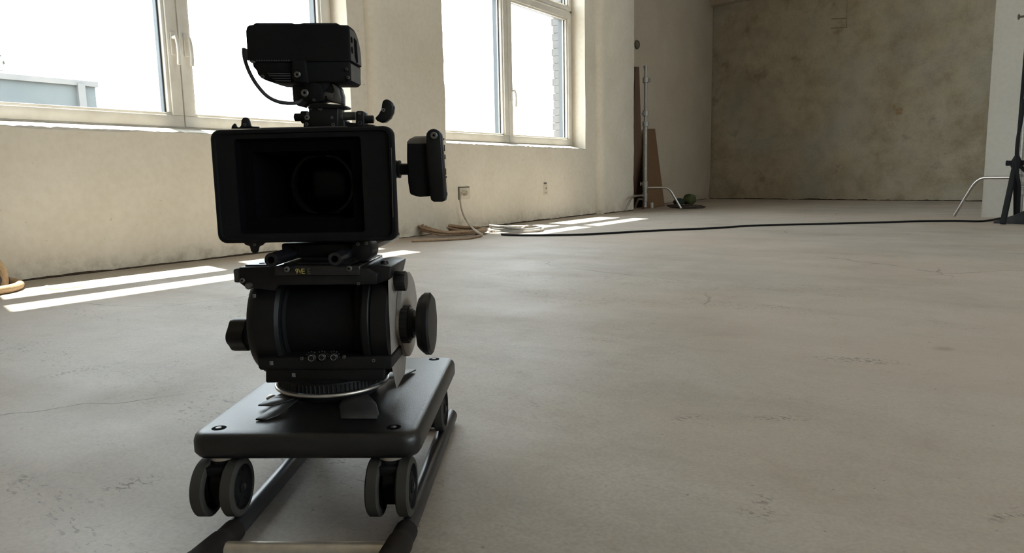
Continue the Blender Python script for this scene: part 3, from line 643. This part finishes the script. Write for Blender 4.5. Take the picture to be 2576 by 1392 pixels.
mbx = mb.build('matte_box', 'matte', cc, o, sharp=40)
mb = MB(); mb.rings([rr2(iu0-.019, iu1+.017, iz0-.018, iz1+.017, .004, .9035), rr2(iu0-.015, iu1+.013, iz0-.014, iz1+.013, .003, .912), rr2(iu0-.001, iu1+.001, iz0-.001, iz1+.001, .003, .914), rr2(iu0, iu1, iz0, iz1, .002, .930), rr2(iu0+.002, iu1-.002, iz0+.002, iz1-.002, .002, .985), rr2(iu0+.006, iu1-.006, iz0+.004, iz1-.004, .01, 1.018)], cap=False); mb.prism(rr2(iu0-.03, iu1+.03, iz0-.015, iz1+.015, .01, 1.018), (0, .004, 0)); mb.build('filter_tunnel', 'void', mbx, o)
lc = Vector(((iu0+iu1)/2, 1.01, (iz0+iz1)/2))
mb = MB(); mb.lathe(lc, (0, -1, 0), [(.046, 0), (.046, .012), (.044, .014), (.0405, .014), (.039, .006)], 56, cap=False); mb.build('lens_ring', 'black', cc, o)
mb = MB(); mb.lathe(lc, (0, -1, 0), [(.040, .004), (.034, .0075), (.022, .0105), (.010, .012), (.0005, .0123)], 48); mb.build('front_element', 'lens', cc, o)
mb = MB(); mb.lathe((lc.x, 1.022, lc.z), (0, 1, 0), [(.048, 0), (.048, .03), (.044, .034), (.044, .09), (.05, .095), (.05, .11)], 48); mb.build('lens_barrel', 'black', cc, o)
bu = PX(978, 450, 1.285).x; mb = MB(); mb.box((bu-.125, 1.13, .338), (bu, 1.285, lc.z+.06)); mb.build('camera_body', 'black', cc, o, bev=.005)
mb = MB(); mb.prism([PX(983.5, 372, .8995), PX(985.2, 372, .8995), PX(989.6, 545, .8995), PX(988, 548, .8995)], (0, .001, 0)); mb.build('edge_seam', 'bracket', mbx, o)
mb = MB(); mb.prism(pl([(581, 324), (583, 317), (589, 310), (592, 312), (594, 318), (600, 322), (606, 316), (607, 302), (611, 297), (618, 295), (624, 298), (627, 304), (630, 316), (633, 318), (650, 318.5), (653, 324)], .905), (0, .004, 0)); l1 = mb.build('filter_latch', 'black', cc, o, bev=.0006, bseg=1)
screw(616, 314, .9045, .0021, l1, o)
mb = MB(); mb.prism(pl([(611, 609), (616, 616), (628, 620), (631, 632), (636, 637), (643, 638), (648, 634), (651, 621), (660, 617), (665, 612), (676, 609)], .905), (0, .004, 0)); l2 = mb.build('filter_latch', 'black', cc, o, bev=.0006, bseg=1)
screw(641, 616, .9045, .0017, l2, o)
mb = MB(); mb.prism(pl([(655, 321.5), (868, 317), (868, 321.5), (655, 325.5)], .906), (0, .02, 0)); mb.build('top_flap_hinge', 'bracket', mbx, o)

# --- accessory held on the top: ribbed box on a tilting bracket with its cable
o = (-.298, .96, .49)
ac = rig('accessory_box', o, 'black ribbed accessory box with side vents and a looping cable mounted above the matte box', 'camera accessory')
v0 = .930
stn = [(617.5, 84, 140, .012), (619, 74, 146, .006), (623, 66, 151, .002), (629, 62.5, 154, 0), (638, 61.5, 155, 0), (645, 57, 155, 0), (735, 57, 154.5, 0), (741, 59, 154.5, 0), (757, 59, 154.3, 0), (763, 57, 154, 0), (847, 57, 153.5, 0), (857, 62, 153.5, 0), (875, 62.5, 153, 0), (878, 64, 152.5, .001), (879, 67, 152, .003)]
mb = MB(); R = []; DP = .058
for x, yt, yb, ins in stn:
    u = PX(x, 110, v0).x; zt, zb_ = PX(x, yt, v0).z, PX(x, yb, v0).z; a_, b_ = v0+ins*.4, v0+DP-ins*.4; rr_ = .036
    ring = [Vector((u, a_, zb_)), Vector((u, a_, zt-.002)), Vector((u, a_+.002, zt))]+[Vector((u, b_-rr_+rr_*math.sin(k*math.pi/16), zt-.030+.030*math.cos(k*math.pi/16))) for k in range(9)]+[Vector((u, b_, zb_))]
    R.append(ring)
mb.rings(R); mb.build('housing', 'matte', ac, o, sharp=30)
low = [(634, 156), (636, 168), (645, 177), (647, 186), (655, 195), (668, 202), (682, 206), (700, 207.5), (872, 207), (878, 203), (880, 196), (879.5, 154)]
mb = MB(); mb.prism(pl(low, v0+.001), (0, .057, 0)); mb.build('lower_case', 'matte', ac, o, bev=.002, bseg=2, sharp=25)
mb = MB()
for y0, x0 in ((184.5, 671), (189.5, 674), (196, 682), (202, 690)): mb.prism(pl([(x0, y0), (730, y0), (730, y0+2.4), (x0+3, y0+2.4)], v0-.001), (0, .003, 0))
mb.build('cooling_rib', 'greycase', ac, o, bev=.0003, bseg=1)
mb = MB()
for k in range(14): c = PX(646+k*6.2, 152.5, v0-.0006); mb.lathe(c, (0, 1, 0), [(.0009, 0), (.0009, .002)], 8)
mb.build('grille_dots', 'greycase', ac, o)
mb = MB(); mb.prism(pl([(645, 57.5), (735, 57.5), (732, 61), (650, 61)], v0-.0006), (0, .003, 0)); mb.prism(pl([(763, 57.5), (846, 57.5), (844, 61), (768, 61)], v0-.0006), (0, .003, 0)); mb.build('top_label', 'greycase', ac, o)
# vents on the right hand side face
uS = PX(879, 120, v0).x+.0004
mb = MB()
def vent(y0, y1, va, vb):
    za, zb = PX(880, y0, v0).z, PX(880, y1, v0).z; n = 12
    mb.prism([Vector((uS, (va+vb)/2+(vb-va)/2*math.cos(2*math.pi*k/n), (za+zb)/2+(za-zb)/2*math.sin(2*math.pi*k/n))) for k in range(n)], (.0008, 0, 0))
vent(89, 105, v0+.006, v0+.013); vent(114, 132, v0+.006, v0+.013)
za, zb = PX(880, 87, v0).z, PX(880, 142, v0).z; mb.prism([Vector((uS, v0+.022, za)), Vector((uS, v0+.034, za-.002)), Vector((uS, v0+.036, zb-.002)), Vector((uS, v0+.03, zb-.004)), Vector((uS, v0+.022, zb+.004))], (.0008, 0, 0))
mb.build('side_vent', 'void', ac, o)
mb = MB(); zt, zb_ = PX(880, 70, v0).z, PX(880, 150, v0).z
mb.prism([Vector((uS-.0008, v0+.004, zb_)), Vector((uS-.0008, v0+.004, zt))]+[Vector((uS-.0008, v0+.022+.032*math.sin(k*math.pi/16), zt-.028+.028*math.cos(k*math.pi/16))) for k in range(9)]+[Vector((uS-.0008, v0+.054, zb_))], (.0010, 0, 0)); mb.build('end_plate', 'bracket', ac, o)
ue = PX(880, 180, v0).x; mb = MB(); mb.box((ue-.0006, v0+.005, PX(880, 201, v0).z), (ue+.0004, v0+.053, PX(880, 158, v0).z)); mb.build('end_plate', 'bracket', ac, o)
mb = MB(); mb.prism(pl([(734, 152), (768, 152), (775, 208), (740, 208), (733, 196)], v0-.003), (0, .008, 0)); mb.prism(pl([(760, 196), (822, 196), (830, 212), (806, 240), (770, 222)], v0+.004), (0, .03, 0)); mb.build('bracket_arm', 'matte', ac, o, bev=.0015)
screw(748, 188, v0-.0033, .0042, ac, o); screw(661, 193, v0+.0005, .0024, ac, o); screw(873, 174, v0+.0005, .002, ac, o); screw(876, 195, v0+.0005, .002, ac, o)
mb = MB(); mb.prism(pl([(734, 216), (738, 212), (772, 214), (800, 205), (838, 208), (852, 219), (858, 240), (858, 262), (842, 258), (820, 254), (795, 262), (768, 266), (737, 256)], v0+.010), (0, .022, 0)); mb.build('tilt_block', 'black', ac, o, bev=.002)
mb = MB(); mb.prism(pl([(812, 229), (838, 235), (841, 226), (833, 210), (842, 213), (852, 222), (857, 243), (857, 261), (836, 255), (822, 251), (822, 242), (816, 241), (814, 254), (811, 254)], v0+.0085), (0, .003, 0)); tag(mb.build('bracket_face', 'bracket', ac, o, bev=.0004, bseg=1), 'grey metal bracket face')
mb = MB(); mb.prism(pl([(774, 212), (790, 206), (806, 214), (811, 228), (811, 254), (790, 258), (770, 248), (768, 226)], v0+.002), (0, .012, 0)); mb.build('pivot_plate', 'matte', ac, o, bev=.001)
screw(767, 234, v0+.0013, .0048, ac, o); screw(790, 252, v0+.0015, .0018, ac, o)
mb = MB(); mb.prism(pl([(736, 258), (766, 252), (775, 258), (768, 264), (764, 270), (748, 266)], v0+.008), (0, .014, 0)); mb.build('cable_clamp', 'black', ac, o, bev=.001)
c = PX(806, 267, v0+.02); mb = MB(); mb.prism(pl([(776, 262), (800, 258), (835, 262), (862, 263), (867, 266), (866, 270), (850, 272), (780, 272)], v0+.004), (0, .034, 0)); mb.build('mounting_plate', 'black', ac, o, bev=.001)
mb = MB(); mb.prism(pl([(775, 266), (852, 268), (850, 322), (777, 322)], v0+.008), (0, .03, 0)); mb.prism(pl([(763, 300), (866, 300), (868, 322), (762, 322)], v0+.010), (0, .03, 0)); mb.build('mounting_post', 'black', ac, o, bev=.002)
screw(806, 272.5, v0+.0075, .003, ac, o); screw(773, 296, v0+.0095, .0034, ac, o); screw(781, 271, v0+.0075, .003, ac, o); screw(772, 313, v0+.0095, .0024, ac, o); screw(839, 314, v0+.0095, .0026, ac, o); screw(836, 296, v0+.0095, .002, ac, o)
a, b = PX(741, 295, v0+.02), PX(776, 295, v0+.02); mb = MB(); mb.lathe(a, b-a, [(.004, 0), (.0052, .001), (.0052, .0098), (.0082, .010), (.0082, .018)], 24); mb.build('lock_stub', 'black', ac, o)
a = PX(852, 293, v0+.02)
mb = MB(); mb.lathe(a, (1, 0, 0), [(.0062, 0), (.0062, .006), (.0054, .0065), (.0054, .022), (.005, .0225)], 24); mb.build('clamp_barrel', 'bracket', ac, o)
mb = MB(); mb.prism(pl([(895, 281), (899, 279), (912, 279), (915, 282), (916, 318), (908, 322), (893, 322), (895, 300)], v0+.010), (0, .022, 0)); mb.prism(pl([(860, 306), (940, 314), (942, 322), (860, 323)], v0+.012), (0, .02, 0)); mb.build('clamp_block', 'black', ac, o, bev=.0012)
c = PX(905, 310, v0+.0095); mb = MB(); mb.torus(c, (0, 1, 0), .0022, .0003, 20, 5); mb.prism(pl([(900, 283), (908, 283), (908, 288), (900, 288)], v0+.0095), (0, .001, 0)); mb.build('clamp_mark', 'bracket', ac, o)
a = PX(915, 301, v0+.02); mb = MB(); mb.lathe(a, (1, 0, 0), [(.0052, 0), (.0052, .012), (.0046, .013)], 24); mb.build('lever_shaft', 'black', ac, o)
mb = MB(); mb.prism(pl([(942, 297), (951, 288), (958, 275), (960, 262), (962, 254), (968, 249.5), (977, 250), (985, 257), (989.5, 268), (987, 284), (980, 298), (968, 307), (957, 308), (948, 304)], v0+.012), (0, .014, 0)); lv = mb.build('lever_paddle', 'black', ac, o, bev=.002)
screw(965, 277, v0+.0115, .0024, lv, o)
cab = [(613.5, 121, .945), (614, 140, .945), (619, 160, .944), (630, 187, .942), (648, 216, .94), (672, 242, .938), (700, 256, .937), (730, 260, .936), (752, 257, .938), (768, 245, .944)]
mb = MB(); mb.tube(spline([PX(*q) for q in cab], 6), .0024, 12); mb.prism(pl([(612.5, 121), (617, 121), (621, 150), (615, 150)], .94), (0, .008, 0)); tag(mb.build('cable', 'greycase', ac, o), 'dark grey looping cable')
mb = MB(); mb.prism(pl([(624, 152), (642, 153), (642, 158), (632, 158)], v0-.0004), (0, .02, 0)); mb.build('corner_clip', 'bracket', ac, o)

# --- accessory on the right of the matte box
o = (-.155, .95, .43)
sm = rig('side_unit', o, 'flat black unit with tall round-ended bar on a shaft beside the matte box', 'camera accessory')
vs = .925
mb = MB(); mb.prism(pl([(1023, 358), (1023, 400), (1026, 460), (1031, 489), (1046, 494), (1056, 496), (1082, 494), (1082, 359), (1040, 359)], vs), (0, .030, 0)); mb.build('unit_body', 'matte', sm, o, bev=.0025, bseg=3)
mb = MB(); mb.rings([pl([(1023.5, 358.5), (1082, 360), (1082, 361.5), (1024, 361.5)], vs), pl([(1030, 350), (1082, 344), (1082, 360), (1026, 361)], vs+.006), pl([(1044, 343), (1082, 341.5), (1082, 360), (1030, 361)], vs+.014)]); mb.build('sloped_top', 'bracket', sm, o)
def stad(px0, px1, yt, yb, n=8):
    cx = (px0+px1)/2; r = (px1-px0)/2; P = []
    for k in range(n+1):
        t = math.pi-math.pi*k/n; P.append((cx+r*math.cos(t), yt+r-r*math.sin(t)))
    return P+[(px1+4, 400), (px1+11, yb-14), (px1+9, yb-3), (px1+3, yb), (px0+20, yb), (px0+13, yb-4), (px0+11, yb-14), (px0+3, 400)]
mb = MB(); mb.prism(pl(stad(1071, 1109, 324, 508), vs-.006), (0, .022, 0)); bar = mb.build('bar', 'black', sm, o, bev=.0016, bseg=2, sharp=40)
screw(1091.5, 341, vs-.0066, .0045, bar, o)
c = PX(1116, 350, vs+.002); mb = MB()
for k, (y, h) in enumerate(((350, .0012), (372, .004), (395, .003), (432, .004), (446, .0012), (488, .0022))):
    c = PX(1111+k*1.6, y, vs); mb.box((c.x+.0015, vs+.004, c.z-h), (c.x+.0028, vs+.0055, c.z+h))
mb.build('side_marks', 'bracket', bar, o)
a, b = PX(991, 426, vs+.016), PX(1030, 426, vs+.016)
mb = MB(); mb.lathe(a, b-a, [(.009, -.004), (.0115, -.002), (.0115, .004), (.0095, .0045), (.0095, .0058), (.0115, .006), (.0115, .0085), (.0075, .009), (.0075, .022)], 28); mb.build('shaft', 'black', sm, o)

# ------------------------------------------------------------------ equipment at the far end
def cstand(loc, label, legs, zleg, htop, knobs):
    r = thing('lighting_stand', loc, label, 'stand', 'steel lighting stands'); x, y, z0 = loc
    mb = MB(); mb.tube([(x, y, .035), (x, y, htop*.62)], .024, 16); mb.build('column', 'galv', r, loc)
    mb = MB(); mb.tube([(x, y, htop*.62), (x, y, htop-.06)], .0185, 14); mb.lathe((x, y, htop-.06), (0, 0, 1), [(.0185, 0), (.020, .003), (.015, .05), (.024, .10), (.026, .12), (.01, .122)], 16); mb.build('riser', 'galv', r, loc)
    for fx, fy, dz in legs:
        L = Vector((fx-x, fy-y, 0)); d = L.normalized(); n = L.length
        P3 = lambda k, z: Vector((x+d.x*n*k, y+d.y*n*k, z)); K = P3(.66, zleg+dz); Ft = Vector((fx, fy, .012)); p0, p2 = P3(.52, zleg+dz), K.lerp(Ft, .28)
        mb = MB(); mb.tube([P3(.03, zleg+dz), P3(.3, zleg+dz)]+[p0*(1-q)**2+K*2*q*(1-q)+p2*q*q for q in [k/8 for k in range(9)]]+[K.lerp(Ft, .6), Ft], .0125, 12); mb.build('leg', 'chrome', r, loc)
        mb = MB(); mb.lathe((x, y, zleg+dz-.03), (0, 0, 1), [(.025, 0), (.030, .004), (.030, .055), (.025, .06)], 16); mb.build('leg_collar', 'galv', r, loc)
    for z, ang, l in knobs:
        d = Vector((math.cos(ang), math.sin(ang), 0)); mb = MB(); mb.lathe((x, y, z-.03), (0, 0, 1), [(.022, 0), (.034, .003), (.034, .06), (.022, .064)], 16); c = Vector((x, y, z))
        mb.cyl(c, c+d*(.02+l*.6), .008, seg=10); q = c+d*(.02+l*.6); e = Vector((0, 0, 1)); mb.tube([q-e*.022, q+e*.022], .007, 8); mb.build('clamp_knob', 'galv', r, loc)
    return r
cs1 = cstand((-3.46, 7.82, 0), 'steel lighting stand beside the brown boards at the end of the window wall', [(-3.478, 7.318, -.055), (-3.097, 8.012, .03), (-3.66, 7.98, -.10)], .225, 1.57, [(1.47, .5, .05), (1.10, 3.6, .06), (.98, .6, .03), (.30, 3.5, .05)])
cs2 = cstand((.093, 6.90, 0), 'steel lighting stand in front of the white partition at the right edge', [(-.348, 7.13, 0), (.40, 7.08, .03), (.16, 6.66, -.05)], .33, 2.2, [(1.32, 2.6, .04), (.22, 3.2, .03), (1.0, .4, .03)])
# clamp knob high on the right stand
mb = MB(); c = at_Y(2568, 42, 6.90); mb.lathe(c-Vector((.02, 0, 0)), (1, 0, 0), [(.012, 0), (.02, .004), (.02, .012), (.008, .016), (.008, .06)], 14); mb.build('arm_knob', 'hook', cs2, (.093, 6.90, 0))

# black tripod stand
hb = at_Y(2557, 408, 6.42); base = (hb.x+.02, 6.42, 0)
bs = thing('tripod_stand', base, 'black tripod stand with a draped cable in front of the white partition', 'stand')
mb = MB(); mb.tube([(hb.x, 6.42, hb.z-.02), (hb.x+.005, 6.42, hb.z+.8), (hb.x+.06, 6.42, 2.2)], .011, 10); mb.build('riser', 'cable', bs, base)
mb = MB(); mb.lathe((hb.x, 6.42, hb.z-.05), (0, 0, 1), [(.02, 0), (.034, .015), (.034, .055), (.02, .085), (.012, .10)], 14); mb.box((hb.x-.06, 6.40, hb.z-.025), (hb.x+.055, 6.44, hb.z+.012)); mb.lathe((hb.x-.065, 6.42, hb.z-.006), (1, 0, 0), [(.012, 0), (.02, .004), (.02, .014), (.01, .018)], 10); mb.build('hub', 'cable', bs, base, bev=.002)
for fx, fy in ((at_z(2522, 566).x, at_z(2522, 566).y), (hb.x+.42, 6.30), (hb.x+.03, 6.86)):
    mb = MB(); d = Vector((fx-hb.x, fy-6.42, 0)).normalized()
    a = Vector((hb.x+d.x*.015, 6.42+d.y*.015, hb.z-.02)); b = Vector((fx, fy, .006)); q = (b-a).normalized(); w = q.cross(Vector((0, 0, 1))).normalized()*.018; e = q.cross(w).normalized()*.011
    mb.rings([[a+w+e, a-w+e, a-w-e, a+w-e], [b+w+e, b-w+e, b-w-e, b+w-e]]); mb.build('leg', 'cable', bs, base, bev=.003)
pts = [(2574, 250, 6.36), (2570, 300, 6.36), (2561, 345, 6.36), (2557, 395, 6.36), (2560, 440, 6.36), (2564, 470, 6.37), (2563, 505, 6.38), (2562, 535, 6.4)]
mb = MB(); mb.tube(spline([at_Y(*q) for q in pts], 5), .011, 8); mb.build('hanging_cable', 'cable', bs, base)
# black weight bag
c0 = at_z(2566, 563); mb = MB(); R = []
prof = [(-.02, .01), (.03, .035), (.10, .06), (.17, .10), (.24, .135), (.32, .13), (.40, .10), (.46, .04)]
for t, hgt in prof:
    x = at_z(2508, 560).x+t; w = .03+hgt*.65; yc = 6.46
    R.append([Vector((x, yc+w*math.cos(math.pi*k/10), hgt*math.sin(math.pi*k/10)*(1+.12*noise.noise((t*20, k, 1)))+.001)) for k in range(11)]+[Vector((x, yc-w*.8, .001)), Vector((x, yc+w*.8, .001))])
mb.rings(R); tag(mb.build('weight_bag', 'fabric', None, (c0.x, 6.46, 0)), 'slumped black weight bag on the floor around the tripod legs at the right edge', 'bag')

# long black cable over the floor
pts = [(1262, 593), (1290, 594.5), (1340, 595), (1400, 594.5), (1480, 592.5), (1560, 588), (1640, 583.5), (1720, 580), (1800, 576.5), (1880, 571), (1960, 568.5), (2050, 566.5), (2140, 564), (2230, 562), (2300, 559.5), (2400, 558.5), (2460, 559.5), (2490, 557), (2515, 552), (2535, 550)]
mb = MB(); mb.tube(spline([at_z(*q)+Vector((0, 0, .008)) for q in pts], 6), .0075, 8); a = at_z(1960, 570); tag(mb.build('floor_cable', 'cable', None, (a.x, a.y, 0)), 'long black cable running across the floor to the weight bag', 'cable')

# coils
def coil(name, c, R0, r, turns, material, label, seed, sq=1., rise=0., rot=0.):
    pts = []; n = int(turns*30); rd = random.Random(seed); off = [(rd.uniform(-1, 1)*.03, rd.uniform(-1, 1)*.03, 1+rd.uniform(-.13, .10), rd.uniform(0, 1)) for _ in range(int(turns)+3)]
    for i in range(n+1):
        t = 2*math.pi*i/30; k = i/30; j = int(k); f = k-j; f = f*f*(3-2*f); p, q = off[j], off[j+1]
        ox, oy, sc, zz = (p[m_]*(1-f)+q[m_]*f for m_ in range(4)); rad = R0*sc*(1+.03*noise.noise((k*2.1, seed, 1)))
        x = rad*math.cos(t); y = rad*sq*math.sin(t); z = r*1.05+r*1.1*(k % turns)*.55+max(0, -x*math.cos(rot)-y*math.sin(rot))/R0*rise*zz
        pts.append(Vector((c[0]+ox+x, c[1]+oy+y, z)))
    mb = MB(); mb.tube(pts, r, 8); return tag(mb.build(name, material, None, (c[0], c[1], 0)), label, 'cable')
tl_ = [at_z(x, y)+Vector((0, 0, .009)) for x, y in ((1035, 610), (1080, 608.5), (1130, 606), (1180, 602.5), (1212, 596))]
c = at_z(1142, 590); coil('cable_coil', (c.x, c.y), .225, .0082, 6.4, 'coil_tan', 'tan cable coiled on the floor under the wall socket', 3, 1.0, .075, .4)
mb = MB(); mb.tube(spline(tl_, 6), .0085, 8); tag(mb.build('cable_end', 'coil_tan', None, (tl_[0].x, tl_[0].y, 0)), 'straight tan cable lying on the floor in front of the tan coil', 'cable')
c = at_z(1302, 582); coil('cable_coil', (c.x, c.y), .20, .0068, 5.3, 'coil_white', 'pale grey cable coil on the sunlit patch of floor', 8, 1.0, .03, 1.)
c = at_z(1722, 524.5); coil('cable_coil', (c.x, c.y), .19, .007, 6.2, 'darkcoil', 'dark brown cable coil on the floor beside the steel stand and boards', 5, 1.0, .02, 0.)
# thick beige rope at the left edge
a = at_z(-30, 712); cx_, cy_ = -3.36, 1.14
flat = [at_z(x, y)+Vector((0, 0, .017)) for x, y in ((-70, 757), (-30, 748), (0, 742), (22, 738), (40, 733), (50, 728), (50, 724), (40, 720), (22, 717), (4, 717), (-30, 722), (-60, 730))]
mb = MB(); mb.tube(spline(flat, 6), .0165, 12)
upr = [at_X(x, y, X) for x, y, X in ((-40, 668, -3.42), (-18, 659, -3.41), (-3, 666, -3.40), (6, 684, -3.39), (10, 705, -3.38), (8, 722, -3.37), (0, 731, -3.35), (-22, 738, -3.33))]
mb.tube(spline(upr, 6), .0165, 12); upr2 = [p+Vector((-.035, -.045, -.002)) for p in upr]; mb.tube(spline(upr2, 6), .0165, 12)
tag(mb.build('rope_coil', 'rope', None, (cx_, cy_, 0)), 'thick beige rope coil leaning on the wall at the left edge of the photo', 'rope')
c = at_z(-8, 733, .0); mb = MB(); mb.lathe((c.x-.03, c.y, .034), (-.35, 1, .0), [(.01, -.03), (.03, -.028), (.033, .0), (.033, .05), (.02, .055)], 18); tag(mb.build('cable_connector', 'greycase', None, (c.x, c.y, 0)), 'dark grey connector lying inside the beige rope coil', 'connector')
# crumpled clear film on the sunlit floor
mb = MB(); a = at_z(118, 728); b = at_z(206, 720); n = 10; G = {}
for i in range(n+1):
    for k in range(5):
        p = a.lerp(b, i/n)+Vector((-.055+.028*k, 0, 0)); G[i, k] = mb.bm.verts.new((p.x+.012*noise.noise((i, k, 1)), p.y, .004+.016*abs(noise.noise((i*.55, k*.8, 4)))*(1 if 0 < k < 4 else .2)))
for i in range(n):
    for k in range(4): mb._f([G[i, k], G[i+1, k], G[i+1, k+1], G[i, k+1]], False)
f_ = mb.build('plastic_film', 'film', None, (a.x, a.y, 0)); tag(f_, 'crumpled clear plastic film on the long sunlit strip of floor at left', 'plastic')
sm_ = f_.modifiers.new('solid', 'SOLIDIFY'); sm_.thickness = .0008

# socket, cord and small wall fittings
sx = XP
s0, s1 = at_X(1155, 473, XW+.004), at_X(1181, 500, XW+.004)
sk = thing('wall_socket', (XW, (s0.y+s1.y)/2, .30), 'cream double wall socket with a pale plug above the tan coil', 'socket'); so = (XW, (s0.y+s1.y)/2, .30)
mb = MB(); mb.box((XW-.003, s0.y, s1.z), (XW+.014, s1.y, s0.z)); mb.build('face_plate', 'plate', sk, so, bev=.003)
mb = MB(); mb.box((XW-.003, s0.y-.010, s1.z-.004), (XW+.0035, s0.y+.003, s0.z+.008)); mb.box((XW-.003, s0.y-.008, s0.z+.001), (XW+.0035, s1.y+.004, s0.z+.009)); mb.build('surround_gap', 'hook', sk, so)
pc = at_X(1168, 486, XW+.02)
cdp = [(1171, 484, -3.575), (1163, 484.5, -3.555), (1159, 492, -3.545), (1158, 505, -3.545), (1160, 520, -3.55), (1165, 538, -3.54), (1174, 556, -3.50)]
cp = spline([at_X(*q) for q in cdp]+[at_z(1186, 571, .06), at_z(1200, 583, .05), at_z(1214, 591, .03)], 6)
mb = MB(); mb.tube(cp, .0075, 8); mb.lathe(pc-Vector((.012, 0, 0)), (1, 0, 0), [(.02, 0), (.022, .004), (.020, .03), (.012, .045)], 16); tag(mb.build('power_cord', 'cord', None, (XW, 4.7, 0)), 'pale power cord hanging from the wall socket down to the tan coil', 'cord')
c = at_X(1373, 477, XW+.004); mb = MB(); mb.box((XW-.004, c.y-.032, c.z-.05), (XW+.006, c.y+.032, c.z+.045)); bo = mb.build('blank_plate', 'plate', None, (XW, c.y, c.z), bev=.003); tag(bo, 'small cream blank plate low on the wall under the second window', 'wall plate')
oo = (XW, c.y, c.z)
mb = MB(); mb.box((XW-.002, c.y-.028, c.z+.052), (XW+.005, c.y+.018, c.z+.066)); mb.build('chipped_edge', 'hook', bo, oo)
for dy, dz, rr in ((.002, .012, .008), (-.002, -.03, .006)):
    mb = MB(); mb.lathe((XW+.005, c.y+dy, c.z+dz), (1, 0, 0), [(rr, 0), (rr, .003)], 12); mb.build('screw_hole', 'hook', bo, oo)
c = at_X(1603, 112, -3.885); mb = MB(); mb.lathe((-3.895, c.y, c.z), (1, 0, 0), [(.015, -.01), (.05, 0), (.055, .012), (.04, .03), (.012, .04)], 20); tag(mb.build('wall_boss', 'hook', None, (-3.9, c.y, c.z)), 'dull round wall boss high on the recessed wall above the boards', 'wall fitting')

# boards leaning in the recess
def board(name, p, w, label, edge='wood_edge', front='wood', th=.022):
    """p: bottom-left, bottom-right, top-right, top-left of the front face"""
    P = [Vector(q) for q in p]; n = (P[1]-P[0]).cross(P[3]-P[0]).normalized()
    if n.x < 0: n = -n
    mb = MB(); mb.mi = 0; mb.prism(P, -n*th)
    mb.bm.faces.ensure_lookup_table()
    for f in list(mb.bm.faces)[2:]: f.material_index = 1
    c = (P[0]+P[1])/2; o = mb.build(name, [front, edge], None, (c.x, c.y, 0)); return tag(o, label, 'board', 'boards leaning in the corner')
b1 = [at_X(x, y, X) for x, y, X in ((1586, 524, -3.78), (1619, 521, -3.78), (1608, 168, -3.87), (1598, 168, -3.87))]
for q in b1: q.y = max(q.y, 7.73)
for q in b1[:2]: q.z = .004
board('wooden_board', b1, 0, 'tall dark brown board leaning in the corner behind the steel stand', 'wood_edge', 'wood_dark')
b2 = [at_X(x, y, X) for x, y, X in ((1620, 524.5, -3.56), (1672, 521.5, -3.60), (1648, 324, -3.83), (1626, 324, -3.83))]
for q in b2[:2]: q.z = .004
board('wooden_board', b2, 0, 'shorter mid-brown board leaning on the wall right of the steel stand', 'wood_dark', 'wood')
c = at_X(1640, 516, -3.52); mb = MB(); mb.box((c.x-.012, c.y-.02, 0.001), (c.x+.012, c.y+.02, .07)); tag(mb.build('white_block', 'smallwhite', None, (c.x, c.y, 0), bev=.005), 'tiny off-white block on the floor at the foot of the shorter board', 'block')
# green bundle
c = at_z(1722, 519); g = thing('cloth_bundle', (c.x, c.y+.15, 0), 'green cloth bundle with a dark end lying against the recessed wall', 'bundle'); go = (c.x, c.y+.15, 0); gc = Vector(go)
def lump(name, c, r, material, seed):
    mb = MB(); bmesh.ops.create_icosphere(mb.bm, subdivisions=3, radius=1)
    for v in mb.bm.verts:
        k = 1+.16*noise.noise(v.co*1.9+Vector((seed, 0, 0))); v.co = Vector((v.co.x*r[0]*k, v.co.y*r[1]*k, max(v.co.z, -.8)*r[2]*k))+Vector(c)
    for f in mb.bm.faces: f.smooth = True
    return mb.build(name, material, g, go, sharp=80)
lump('bundle_body', gc+Vector((.0, .02, .075)), (.085, .095, .075), 'green', 2)
tag(lump('bundle_end', gc+Vector((-.10, -.09, .05)), (.07, .065, .05), 'greendark', 5), 'dark green end')
